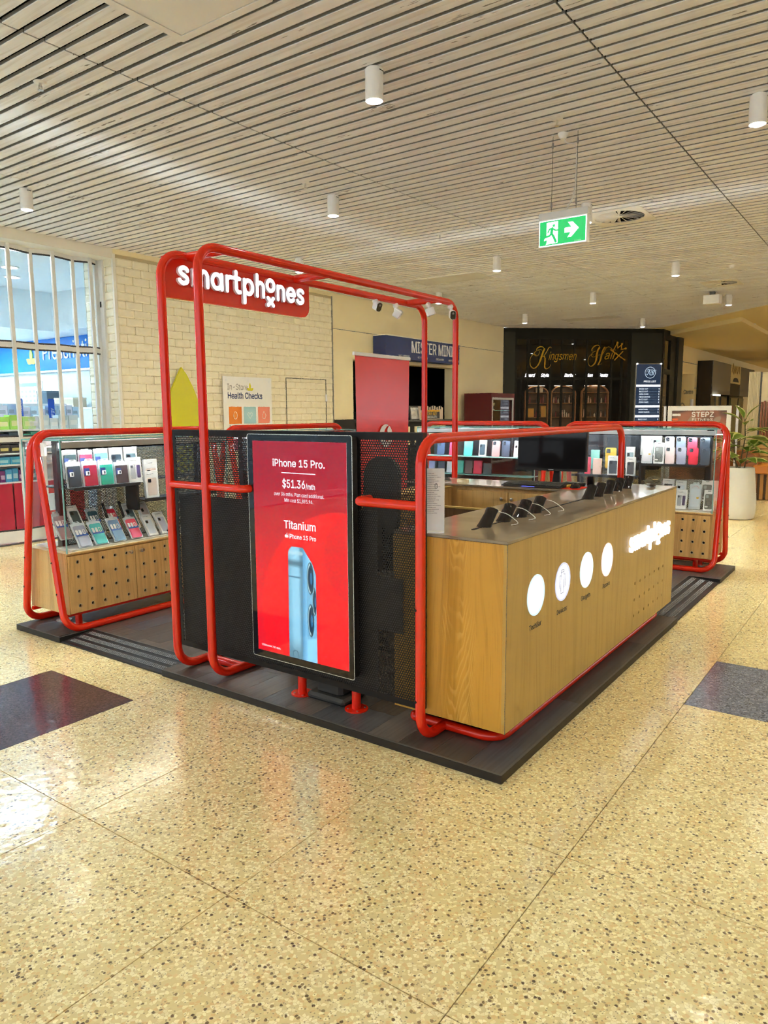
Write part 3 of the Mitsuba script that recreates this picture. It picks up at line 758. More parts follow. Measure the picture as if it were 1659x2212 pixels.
ad_text('128GB model. T&C apply.', 0.0105, -0.290, -0.146, 0.311)
# ------------------------------------------------------------------ front counter
X0, X1, Y0, Y1, CZ0, CZ1 = 0.197, 3.045, 0.085, 0.690, 0.128, 1.000
fc = thing('front_counter', 'long oak service counter with grey stone top, glowing discs and round holes in front', 'counter')
CF = FRM((0, Y0, 0))
HOLES = [(2.096 + 0.1120 * i, z) for z in (0.453, 0.344, 0.234) for i in range(7)]
DISCS = [(0.510, 'TechBar', (0.90, 1.0, 1.04), (0.44, 0.66, 0.74)), (0.842, 'Devices', (0.86, 0.88, 0.98), (0.40, 0.45, 0.60)), (1.184, 'Gadgets', (0.90, 1.02, 1.0), (0.56, 0.76, 0.72)), (1.522, 'Repairs', (1.02, 0.94, 0.93), (0.82, 0.60, 0.56))]
front = sbox(X0, CZ0, X1, CZ1).difference(unary_union([Point(x, z).buffer(0.0105, quad_segs=5) for x, z in HOLES] + [Point(x, 0.712).buffer(0.100, quad_segs=14) for x, _, _, _ in DISCS]))
part(fc, 'front_panel', put(EX(front, 0.018, -0.018), CF), 'm_oak_front')
part(fc, 'hole_backing', B(2.0, 2.9, Y0 + 0.03, Y0 + 0.04, 0.2, 0.5), 'm_void')
part(fc, 'end_panel', B(X0, X0 + 0.018, Y0 + 0.0005, Y1, CZ0, CZ1), 'm_oak_end')
part(fc, 'end_panel', B(X1 - 0.018, X1 - 0.0005, Y0 + 0.02, Y1, CZ0, CZ1), 'm_oak_front')
part(fc, 'corner_joint', B(X0 - 0.0006, X0 + 0.001, Y0 - 0.0006, Y0 + 0.001, CZ0, CZ1), 'm_dark_grey')
part(fc, 'bottom_board', B(X0 + 0.02, X1 - 0.02, Y0 + 0.02, Y1 - 0.02, CZ0, CZ0 + 0.018), 'm_black')
part(fc, 'inner_panel', B(X0 + 0.02, X1 - 0.02, Y1 - 0.03, Y1 - 0.012, CZ0, CZ1), 'm_oak_dark')
part(fc, 'shadow_gap', B(X0 + 0.002, X1 - 0.002, Y0 + 0.002, Y1 - 0.002, CZ1 - 0.001, CZ1 + 0.002), 'm_dark_grey')
part(fc, 'stone_top', RB(X0 - 0.003, X1 + 0.003, Y0 - 0.003, Y1 + 0.003, CZ1 + 0.002, CZ1 + 0.016, 0.002), 'm_stone')
CT = CZ1 + 0.016
M('m_disc', (0.2, 0.2, 0.2), 0.3, 0.4)
M('m_icon', lin(150, 160, 186), 0.5, 0.3)
for x, s, colr, rimc in DISCS:
    k = part(fc, 'light_disc', put(EX(Point(x, 0.712).buffer(0.0995, quad_segs=16), 0.010, -0.012), CF), 'm_disc', e=emit(colr, 0.3))
    part(k, 'ring', put(EX(Point(x, 0.712).buffer(0.0995, quad_segs=16).difference(Point(x, 0.712).buffer(0.090, quad_segs=16)), 0.004, -0.001), CF), 'm_disc', e=emit(rimc, 0.1))
    m = TEXT(s, 0.026, 0.0006, center=True)
    part(fc, 'lettering', put(m, CF @ SH(x, 0.549, 0.0002)), 'm_ink')
    if s == 'Devices':
        ln = [[(-0.018, 0.062), (0.018, 0.062), (0.018, -0.06), (-0.018, -0.06), (-0.018, 0.062)], [(-0.018, 0.05), (0.018, 0.05)], [(-0.036, 0.035), (-0.036, -0.03)], [(0.036, 0.035), (0.036, -0.03)], [(-0.036, 0.035), (-0.024, 0.035)], [(0.036, 0.035), (0.024, 0.035)], [(-0.036, -0.03), (-0.024, -0.03)], [(0.036, -0.03), (0.024, -0.03)]]
        g = unary_union([LineString(l).buffer(0.0016) for l in ln])
        part(k, 'icon', put(EX(g, 0.0006, -0.0016), CF @ SH(x, 0.712, 0)), 'm_icon')
cl = [affinity.affine_transform(g, [(2.862 - 1.925) / LOGO_W, 0, 0, 0.098, 1.925, 0.684]) for g in LOGO]
for g in cl:
    part(fc, 'lit_letter', put(EX(g, 0.014, 0.003), CF), 'm_letter', e=emit((1.05, 1.08, 1.15), 0.2))

# red tube loop that carries the counter, and its base tube
cfm = thing('counter_tube_frame', 'red tubular rail frame rising over the oak counter', 'frame')
CR = 0.0235
ry = 0.440
part(cfm, 'loop', TUBE([(2.835, ry, CT), (2.835, ry, 1.462), (0.045, ry, 1.462), (0.045, ry, PZ + CR), (2.90, ry, PZ + CR)], CR, 0.125, 18, n=9), 'm_red', 60)
part(cfm, 'base_tube', TUBE([(0.30, 0.62, PZ + CR), (0.262, 0.62, PZ + CR), (0.262, 0.150, PZ + CR), (2.90, 0.150, PZ + CR), (2.90, ry, PZ + CR)], CR, 0.09, 18), 'm_red', 60)
part(cfm, 'side_rail', TUBE([(0.045, ry, 1.163), (0.045, 0.80, 1.163), (0.150, 0.80, 1.163)], 0.0215, 0.035, 18), 'm_red', 60)
bolt_row(cfm, [(0.0225, ry + 0.012, 0.255), (0.0225, ry + 0.012, 0.690)], (-1, 0, 0))

# ------------------------------------------------------------------ return counter with doors, and the side cupboard
rc = thing('return_counter', 'inner oak counter with two knobbed doors holding the computer', 'counter')
RX0, RX1, RY0, RY1 = 2.335, 2.775, 0.700, 1.760
part(rc, 'body', B(RX0 + 0.02, RX1, RY0, RY1, 0.06, CZ1), 'm_oak_door')
for a, b in ((RY0 + 0.003, 1.123), (1.131, RY1 - 0.19)):
    k = part(rc, 'door', B(RX0, RX0 + 0.019, a, b, 0.10, 0.972), 'm_oak_door')
    yk = b - 0.035 if a < 1 else a + 0.042
    part(k, 'knob', put(LATHE([(0, 0), (0.006, 0), (0.006, 0.012), (0.013, 0.018), (0.013, 0.024), (0, 0.026)], 16), np.array([[0, 0, -1, RX0], [0, 1, 0, yk], [1, 0, 0, 0.921], [0, 0, 0, 1.0]])), 'm_chrome', 40)
part(rc, 'stone_top', RB(RX0 - 0.01, RX1 + 0.004, RY0 - 0.006, RY1 + 0.30, CZ1 + 0.002, CT, 0.002), 'm_stone')
scb = thing('side_cupboard', 'low oak cupboard behind the screen wall with a light top edge', 'cupboard')
part(scb, 'body', B(0.62, 2.30, 1.600, 1.790, 0.06, 0.985), 'm_oak_door')
part(scb, 'top_edge', B(0.615, 2.305, 1.592, 1.795, 0.985, 0.999), 'm_oak_front')
lp = thing('drawer_unit', 'dark drawer panel with a pale top edge inside the counter', 'drawer unit')
part(lp, 'panel', B(1.80, 1.82, 0.72, 1.56, 0.06, 0.900), 'm_oak_dark'); part(lp, 'top_edge', B(1.795, 1.83, 0.72, 1.56, 0.900, 0.912), 'm_oak_front')

# ------------------------------------------------------------------ things on the counters
sx_ = [0.518, 0.727, 0.926, 1.119, 1.902, 2.083, 2.276, 2.477, 2.685]
nm_ = ['nearest black leaning phone stand on the stone counter top', 'second black leaning phone stand from the near end of the counter', 'third black leaning phone stand from the near end of the counter', 'fourth black phone stand, last of the near four on the counter',
       'first black phone stand of the far row on the counter', 'second black phone stand of the far row on the counter', 'middle black phone stand of the far row on the counter', 'fourth black phone stand of the far row on the counter', 'farthest black phone stand on the counter below the red post']
def oval_col(h, lean, rx, ry_):
    secs = []
    for t in np.linspace(0, 1, 7):
        k = 1.08 - 0.12 * t if t > 0.05 else 1.16
        a = np.arange(24) * 2 * PI / 24
        z = h * t + 0 * a + (0.016 * np.cos(a) * -1 if t == 1 else 0)
        secs.append(np.stack([lean * t + rx * k * np.cos(a), ry_ * k * np.sin(a), z + 0 * a], 1))
    v = np.vstack(secs); k = len(secs); s = 24
    f = [[i * s + j, i * s + (j + 1) % s, (i + 1) * s + (j + 1) % s] for i in range(k - 1) for j in range(s)] + [[i * s + j, (i + 1) * s + (j + 1) % s, (i + 1) * s + j] for i in range(k - 1) for j in range(s)]
    v = np.vstack([v, [[lean, 0, h]], [[0, 0, 0]]])
    f += [[(k - 1) * s + j, (k - 1) * s + (j + 1) % s, k * s] for j in range(s)] + [[(j + 1) % s, j, k * s + 1] for j in range(s)]
    return outward(trimesh.Trimesh(v, f, process=False))
st = ply(oval_col(0.074, 0.088, 0.026, 0.034), 'm_black_gloss', 45)
ring = []
stt = ply(put(EX(affinity.scale(Point(0, 0).buffer(1, quad_segs=10), 0.022, 0.030).difference(affinity.scale(Point(0, 0).buffer(1, quad_segs=10), 0.016, 0.022)), 0.003), SH(0.088, 0, 0.0745) @ trimesh.transformations.rotation_matrix(0.50, (0, 1, 0))), 'm_grey')
for n, x in enumerate(sx_):
    y = 0.371 if n < 4 else 0.352
    s = thing('phone_stand', nm_[n], 'phone stand')
    part(s, 'body', st, '', to=SH(x, y, CT))
    part(s, 'top_ring', stt, '', to=SH(x, y, CT))
    if n < 4:
        c = TUBE([(x + 0.095, y - 0.025, CT + 0.066), (x + 0.15, y - 0.05, CT + 0.052), (x + 0.165, y - 0.095, CT + 0.018), (x + 0.145, y - 0.120, CT + 0.006), (x + 0.10, y - 0.10, CT + 0.004)], 0.0022, 0.05, 8)
        part(s, 'cable', c, 'm_alu_white', 60)
solo('security_strip', B(0.40, 2.80, 0.366, 0.376, CT, CT + 0.003), 'm_black', 'thin black strip along the counter top under the phone stands', 'strip')

mo = thing('computer_monitor', 'black switched-off computer monitor on the inner counter', 'monitor')
MF = FRM((2.60, 0.900, 1.128), (0.04, -1, 0), 0.04)
part(mo, 'housing', put(EX(RR(0.545, 0.325, 0.006), 0.030, -0.034), MF), 'm_black')
part(mo, 'screen', put(EX(sbox(-0.264, 0.018, 0.264, 0.315), 0.003, -0.002), MF), 'm_black_gloss')
part(mo, 'bezel', put(EX(RR(0.545, 0.325, 0.006).difference(sbox(-0.262, 0.020, 0.262, 0.313)), 0.004, -0.003), MF), 'm_black')
part(mo, 'badge', put(EX(sbox(-0.02, 0.007, 0.02, 0.012), 0.0008, 0.001), MF), 'm_alu')
part(mo, 'neck', put(EX(Polygon([(0.00, -0.10), (0.06, -0.10), (0.05, 0.08), (0.02, 0.08)]), 0.03, -0.065), MF), 'm_black')
part(mo, 'foot', put(EX(affinity.scale(Point(0, 0).buffer(1, quad_segs=12), 0.10, 0.13), 0.012), SH(2.64, 0.87, CT)), 'm_black')
kb = thing('keyboard', 'black computer keyboard with a blue glow in front of the monitor', 'keyboard')
KF = SH(2.455, 0.965, CT) @ trimesh.transformations.rotation_matrix(-PI / 2 + 0.05, (0, 0, 1))
part(kb, 'body', put(trimesh.convex.convex_hull(np.array([[x, y, z] for x in (-0.235, 0.235) for y, z in ((-0.085, 0.004), (-0.08, 0.012), (0.085, 0.03), (0.085, 0.004))])), KF), 'm_black')
kk = RB(-0.0072, 0.0072, -0.0072, 0.0072, 0, 0.009, 0.002); kd = ply(kk, 'm_dark_grey')
for r in range(5):
    for c in range(22):
        y = -0.058 + r * 0.028
        part(kb, 'key', kd, '', to=KF @ SH(-0.215 + c * 0.0205, y, 0.0135 + (y + 0.08) * 0.109))
M('m_blue_led', (0.02, 0.02, 0.3), 0.4)
part(kb, 'light_bar', put(B(-0.07, 0.03, -0.0866, -0.084, 0.005, 0.010), KF), 'm_blue_led', e=emit((0.15, 0.2, 1.6), 0.02))
solo('mouse_mat', RB(2.40, 2.62, 0.60, 0.745, CT, CT + 0.003, 0.001), 'm_red_panel', 'red mouse mat at the right of the keyboard', 'mouse mat')
ms = thing('computer_mouse', 'black computer mouse on the red mat', 'mouse')
mm = trimesh.creation.icosphere(2, 1.0); mm.vertices *= [0.058, 0.033, 0.036]; mm.vertices[:, 2] = np.maximum(mm.vertices[:, 2], 0)
part(ms, 'body', put(mm, SH(2.50, 0.665, CT + 0.003)), 'm_black_gloss', True); part(ms, 'wheel', CYL((2.46, 0.661, CT + 0.031), (2.46, 0.669, CT + 0.031), 0.008, 12), 'm_dark_grey')
td = thing('tape_roll', 'small roll of cream tape on the inner counter', 'tape')
part(td, 'tape', put(EX(Point(0, 0).buffer(0.048).difference(Point(0, 0).buffer(0.034)), 0.022), SH(2.50, 1.610, CT)), 'm_cream_wall'); part(td, 'core', put(EX(Point(0, 0).buffer(0.034).difference(Point(0, 0).buffer(0.030)), 0.022), SH(2.50, 1.610, CT)), 'm_oak_front')
ky = thing('key_bunch', 'bunch of dark keys and cables on the inner counter', 'keys')
for k in range(9):
    a, b = rng.random() * 6.28, 0.02 + 0.05 * rng.random()
    part(ky, 'key', put(merge(RB(0, 0.055, -0.005, 0.005, 0, 0.004, 0.001), put(CYL((0, 0, 0), (0, 0, 0.004), 0.012, 10), SH(0, 0, 0))), SH(2.55 + 0.05 * math.cos(a), 1.80 + 0.06 * math.sin(a), CT + 0.003 * k) @ trimesh.transformations.rotation_matrix(a * 1.7, (0, 0, 1))), 'm_dark_grey')
part(ky, 'ring', put(TUBE(arc(0, 0, 0.03, 0, 350) and [(x, y, 0.012) for x, y in arc(0, 0, 0.03, 0, 345)], 0.0025, 0, 6), SH(2.55, 1.80, CT)), 'm_dark_grey')
# acrylic information holder at the near end of the counter
M('m_print', lin(150, 150, 152), 0.6)
dh = thing('leaflet_holder', 'clear acrylic holder with a white printed sheet at the near end of the counter', 'leaflet holder')
HF = FRM((0.262, 0.515, CT), (0.50, -0.866, 0))
part(dh, 'acrylic', put(EX(sbox(-0.060, 0, 0.060, 0.30), 0.003, 0.002), HF), 'm_white')
part(dh, 'sheet', put(EX(sbox(-0.056, 0.004, 0.056, 0.296), 0.001, 0.0055), HF), 'm_paper')
for k in range(22):
    w = 0.036 + 0.03 * ((k * 7) % 5) / 4
    part(dh, 'print_line', put(EX(sbox(-0.025, 0.275 - k * 0.009, -0.025 + w, 0.2775 - k * 0.009), 0.0004, 0.0067), HF), 'm_print')
part(dh, 'phone_picture', put(EX(RR(0.012, 0.024, 0.004, 0.020, 0.205).difference(RR(0.008, 0.020, 0.003, 0.020, 0.207)), 0.0004, 0.0067), HF), 'm_ink')
part(dh, 'foot', put(B(-0.060, 0.060, 0, 0.004, -0.004, 0.06), HF), 'm_white')
sw_ = thing('sweet_wrapper_pile', 'crumpled clear plastic wrapping at the far end of the counter', 'wrapping')
hm = trimesh.creation.icosphere(2, 1.0); hm.vertices *= (1 + 0.5 * (meshkit.noise(hm.vertices * 2.2, 5) - 0.5))[:, None] * [0.055, 0.06, 0.038]; hm.vertices[:, 2] -= hm.vertices[:, 2].min()
M('m_wrap', lin(214, 206, 204), 0.15, 0.6, clear=0.6)
part(sw_, 'film', put(hm, SH(2.90, 0.215, CT)), 'm_clear'); part(sw_, 'film', put(hm, SH(2.865, 0.25, CT) @ np.diag([0.7, 0.8, 0.7, 1])), 'm_clear'); part(sw_, 'sweet', put(RB(-0.03, 0.03, -0.015, 0.015, 0, 0.018, 0.004), SH(2.90, 0.22, CT + 0.004)), 'm_oak_dark'); part(sw_, 'foil', put(RB(-0.02, 0.025, -0.012, 0.012, 0, 0.012, 0.003), SH(2.875, 0.245, CT + 0.012)), 'm_alu'); part(sw_, 'label', put(B(-0.03, 0.03, -0.02, 0.02, 0, 0.002), SH(2.88, 0.20, CT + 0.055)), 'm_oak_front')
for n, (x, y, w, d, h, m, l) in enumerate(((2.64, 0.735, 0.10, 0.16, 0.028, 'm_black', 'flat black receipt printer behind the mouse'), (2.70, 0.62, 0.035, 0.05, 0.075, 'm_black_gloss', 'small black card terminal by the red post'))):
    t = thing('counter_device', l, 'device')
    part(t, 'body', RB(x - w / 2, x + w / 2, y - d / 2, y + d / 2, CT, CT + h, 0.006), m); part(t, 'slot', B(x - w * 0.3, x + w * 0.3, y - d * 0.3, y + d * 0.3, CT + h, CT + h + 0.002), 'm_dark_grey')
part(thing('pen_tray', 'yellow pen tray beside the mouse', 'tray'), 'tray', RB(2.50, 2.56, 0.715, 0.80, CT + 0.003, CT + 0.02, 0.004), 'm_yellow')
M('m_yellow', lin(214, 178, 60), 0.4)

oc = thing('office_chair', 'black office chair inside the kiosk, seen dark through the perforated wall', 'chair')
OX, OY = 0.94, 1.385
bk = RR(0.25, 0.52, 0.12)
part(oc, 'backrest', put(EX(bk, 0.05), FRM((OX + 0.16, OY + 0.02, 0.78), (0.1, -1, 0), 0.05)), 'm_rubber')
part(oc, 'seat', RB(OX - 0.34, OX + 0.12, OY - 0.19, OY + 0.19, 0.50, 0.58, 0.03), 'm_rubber')
part(oc, 'stem', CYL((OX - 0.10, OY, 0.16), (OX - 0.10, OY, 0.50), 0.025, 14), 'm_black')
part(oc, 'back_bracket', B(OX + 0.08, OX + 0.20, OY - 0.03, OY + 0.03, 0.52, 0.86), 'm_black')
for a in range(5):
    c, s_2 = math.cos(a * 1.2566), math.sin(a * 1.2566)
    k = part(oc, 'leg', CYL((OX - 0.10, OY, 0.16), (OX - 0.10 + 0.26 * c, OY + 0.26 * s_2, 0.10), 0.018, 10), 'm_black')
    part(k, 'castor', CYL((OX - 0.10 + 0.26 * c - 0.012 * s_2, OY + 0.26 * s_2 + 0.012 * c, PZ + 0.028), (OX - 0.10 + 0.26 * c + 0.012 * s_2, OY + 0.26 * s_2 - 0.012 * c, PZ + 0.028), 0.028, 14), 'm_rubber')
    part(k, 'castor_pin', CYL((OX - 0.10 + 0.26 * c, OY + 0.26 * s_2, PZ + 0.03), (OX - 0.10 + 0.26 * c, OY + 0.26 * s_2, 0.10), 0.008, 8), 'm_black')
# ------------------------------------------------------------------ display cases (one module, four copies)
GLZ0, GLZ1 = 0.612, 1.400
def dots_door(w, h, cols):
    g = sbox(0, 0, w, h)
    pts = [((w - (cols - 1) * 0.1) / 2 + 0.1 * i, h * 0.115 + (h * 0.77) / 3 * j) for i in range(cols) for j in range(4)]
    return g.difference(unary_union([Point(p).buffer(0.0115, quad_segs=5) for p in pts])), pts
M('m_grommet', lin(176, 168, 152), 0.5)
M('m_base_shelf', lin(196, 192, 180), 0.4)
M('m_led_body', (0.5, 0.5, 0.5), 0.4)
def case_parts():
    """local frame: x along the case (0..1.6), y through it (front -), z up"""
    out = []
    def a(n, mesh, mat, smooth=False, e=None, sub=None, kind=None): out.append((n, ply(mesh, mat, smooth) if mesh is not None else None, e, sub, kind))
    L0_, L1_, D = 0.05, 1.56, 0.26
    a('cabinet', merge(B(L0_, L1_, -D + 0.02, D - 0.02, 0.172, 0.60)), 'm_oak_door')
    a('cabinet_end', B(L0_ - 0.006, L0_, -D + 0.01, D - 0.01, 0.170, 0.602), 'm_oak_door'); a('cabinet_end', B(L1_, L1_ + 0.006, -D + 0.01, D - 0.01, 0.170, 0.602), 'm_oak_door')
    for s in (-1, 1):
        x = L0_ + 0.002
        for w, cols in ((0.548, 5), (0.548, 5), (0.402, 4)):
            g, pts = dots_door(w - 0.004, 0.412, cols)
            F = FRM((x, -D, 0.178)) if s < 0 else FRM((L1_ + L0_ - x, D, 0.178), (-1, 0, 0))
            a('door' if cols == 5 else 'fixed_panel', put(EX(g, 0.018, -0.018), F), 'm_oak_door')
            a('hole', put(merge(*[EX(Point(p).buffer(0.0112, quad_segs=4), 0.002, -0.017) for p in pts]), F), 'm_void', sub=-1, kind='stuff')
            a('grommet', put(merge(*[EX(Point(p).buffer(0.0142, quad_segs=5).difference(Point(p).buffer(0.0113, quad_segs=5)), 0.0008) for p in pts]), F), 'm_grommet', sub=-1, kind='stuff')
            if cols == 5:
                kx = w - 0.05 if x < 0.3 else 0.04
                a('knob', put(LATHE([(0, 0), (0.006, 0), (0.006, 0.012), (0.014, 0.018), (0.014, 0.026), (0, 0.029)], 14), F @ SH(kx, 0.372, 0)), 'm_chrome', 40, sub=-1)
            x += w
    a('top_board', RB(L0_ - 0.008, L1_ + 0.008, -D - 0.004, D + 0.004, 0.600, GLZ0, 0.002), 'm_oak_door')
    a('deck', B(L0_ + 0.05, L1_ - 0.02, -D + 0.03, -0.03, GLZ0, GLZ0 + 0.014), 'm_base_shelf'); a('deck', B(L0_ + 0.05, L1_ - 0.02, 0.03, D - 0.03, GLZ0, GLZ0 + 0.014), 'm_base_shelf')
    # glass box
    gx0, gx1, gy = L0_ + 0.004, L1_ - 0.004, D - 0.012
    for q in (((gx0, -gy, GLZ0), (gx1, -gy, GLZ0), (gx1, -gy, GLZ1), (gx0, -gy, GLZ1)), ((gx1, gy, GLZ0), (gx0, gy, GLZ0), (gx0, gy, GLZ1), (gx1, gy, GLZ1)),
              ((gx0, gy, GLZ0), (gx0, -gy, GLZ0), (gx0, -gy, GLZ1), (gx0, gy, GLZ1)), ((gx1, -gy, GLZ0), (gx1, gy, GLZ0), (gx1, gy, GLZ1), (gx1, -gy, GLZ1)),
              ((gx0, -gy, GLZ1), (gx1, -gy, GLZ1), (gx1, gy, GLZ1), (gx0, gy, GLZ1))):
        a('glass_pane', trimesh.Trimesh(q, [[0, 1, 2], [0, 2, 3]], process=False), 'm_clear')
    e = 0.004
    for m in [B(x - e, x + e, y - e, y + e, GLZ0, GLZ1) for x in (gx0, gx1) for y in (-gy, gy)] + [B(gx0, gx1, y - e, y + e, GLZ1 - 0.003, GLZ1 + 0.006) for y in (-gy, gy)] + [B(x - e, x + e, -gy, gy, GLZ1 - 0.003, GLZ1 + 0.006) for x in (gx0, gx1)]:
        a('glass_edge', m, 'm_glass_edge')
    # perforated spine with dark end posts and brackets
    px0, px1 = L0_ + 0.10, L1_ - 0.08
    m = PERF(px1 - px0 - 0.10, GLZ1 - 0.075 - GLZ0, 0.0128, 0.0040, 0.006)
    a('perforated_panel', put(m, FRM((px0 + 0.05, 0.0, GLZ0))), 'm_black_sheet')
    a('spine_post', RB(px0, px0 + 0.05, -0.03, 0.03, GLZ0, GLZ1 - 0.01, 0.004), 'm_black'); a('spine_post', RB(px1 - 0.05, px1, -0.03, 0.03, GLZ0, GLZ1 - 0.01, 0.004), 'm_black')
    # top rail of the spine
    hz = GLZ1 - 0.075
    a('top_rail', B(px0, px1, -0.026, 0.026, hz, hz + 0.022), 'm_black')
    # slim aluminium light profiles under both long top edges: a strip below shines in and down on the goods,
    # the front one also has an open slot on top whose strip washes the ceiling
    for s in (-1, 1):
        Y = lambda t: s * t          # t is the distance from the middle
        def bar(t0, t1, z0, z1): return B(gx0 + 0.006, gx1 - 0.006, min(Y(t0), Y(t1)), max(Y(t0), Y(t1)), z0, z1)
        a('light_profile', merge(bar(0.2440, 0.2455, 1.346, 1.387), bar(0.222, 0.2440, 1.3855, 1.387), bar(0.2125, 0.2140, 1.346, 1.385), bar(0.2140, 0.2440, 1.346, 1.3475)), 'm_alu', kind='stuff')
        if s < 0: a('light_strip', bar(0.2275, 0.2325, 1.3478, 1.350), 'm_led_body', e=emit(CASE_UP_LED, 5.0))
        q = [(gx0 + 0.02, Y(0.2440), 1.3365), (gx1 - 0.02, Y(0.2440), 1.3365), (gx1 - 0.02, Y(0.2145), 1.3455), (gx0 + 0.02, Y(0.2145), 1.3455)]
        m = trimesh.Trimesh(q, [[0, 1, 2], [0, 2, 3]], process=False)
        if m.face_normals[0][2] > 0: m = trimesh.Trimesh(q, [[0, 2, 1], [0, 3, 2]], process=False)
        a('light_strip', m, 'm_led_body', e=emit(CASE_LED, 1.6))
    a('back_shelf', RB(px0 + 0.01, px1 - 0.02, 0.01, 0.215, 1.048, 1.056, 0.002), 'm_black')
    # red tube frame
    for s in (-1, 1):
        yb, yt = s * 0.262, s * 0.020
        pts = [(0.0, yb, PZ + RT), (1.60, yb, PZ + RT), (1.60, yt, 1.448), (0.0, yt, 1.448)]
        a('tube_loop', TUBE(pts, RT, 0.125, 16, closed=True, n=8), 'm_red', 60)
        for x in (0.20, 1.40):
            a('leg', CYL((x, s * 0.10, PZ), (x, s * 0.10, 0.172), 0.024, 18), 'm_red', 60)
            a('foot_plate', CYL((x, s * 0.10, PZ), (x, s * 0.10, PZ + 0.006), 0.055, 24), 'm_chrome', 40, sub=-1)
        a('cradle_rail', B(0.02, 1.58, s * 0.20 - 0.012, s * 0.20 + 0.012, 0.148, 0.172), 'm_red')
        for x in (0.0, 1.6):
            for z, t in ((0.33, 0.195), (0.55, 0.160)):
                a('bolt', CYL((x, s * (yb * s + (yt * s - yb * s) * (z - 0.066) / 1.382), z), (x + (0.028 if x else -0.028), s * (yb * s + (yt * s - yb * s) * (z - 0.066) / 1.382), z), 0.006, 8), 'm_black')
    return out
CASE = case_parts()
def to_case(kind, o):
    m = np.eye(4)
    if kind == 'L': m[:3, 3] = (o, 3.672, 0)
    else:
        m[:3, :3] = [[0, 1, 0], [-1, 0, 0], [0, 0, 1]]; m[:3, 3] = (4.90, o, 0)
    return m
CASES = {}
for nm, kind, o, lab in (('L1', 'L', 0.06, 'left glass display case of phone covers with its A-shaped red end towards the viewer'), ('L2', 'L', 1.86, 'glass display case behind the screen wall, only its red rail showing'),
                         ('B1', 'B', 1.70, 'right glass display case of phone cases beside the potted plant'), ('B2', 'B', 3.50, 'back glass display case behind the oak counter and computer')):
    r = thing('display_case', lab, 'display case'); mat = to_case(kind, o)
    CASES[nm] = mat; last = None
    for n, sh, e, sub, kd in CASE:
        k = part(last if sub else r, n, sh, '', to=mat, e=e)
        if kd: labels[k] = {'kind': kd}
        if not sub: last = k
    P0, P1 = 0.15, 1.48
    if nm != 'B2':
        up, lo = ((P0 + 0.005, P0 + 0.56), (P0 + 0.59, P1 - 0.02)) if kind == 'L' else ((0.855, P1 - 0.01), (P0 + 0.01, 0.84))
        for (x0, x1), z in ((up, 1.056), (lo, 0.922)):
            part(r, 'shelf', put(RB(x0, x1, -0.215, -0.01, z - 0.008, z, 0.002), mat), 'm_black')
            part(r, 'shelf_lip', put(B(x0, x1, -0.218, -0.214, z - 0.016, z + 0.006), mat), 'm_black')
        xb = P0 + 0.57 if kind == 'L' else 0.848
        part(r, 'bracket', put(B(xb - 0.012, xb + 0.012, -0.16, -0.02, 0.84, 1.04), mat), 'm_black')
        for x in (0.34, 0.48) if kind == 'L' else (): part(r, 'stair_rail', put(B(0, 0.30, -0.006, 0.006, -0.008, 0.008), mat @ SH(P0 + x, -0.17, GLZ0 + 0.03) @ trimesh.transformations.rotation_matrix(PI / 2, (0, 0, 1)) @ trimesh.transformations.rotation_matrix(-1.1, (0, 1, 0))), 'm_black')
# small white sensor on the near case's end, seen under the red rail
solo('white_clip', RB(0.070, 0.095, 3.555, 3.60, 1.29, 1.385, 0.004), 'm_white', 'small white plastic clip under the bent red rail of the left case', 'clip')

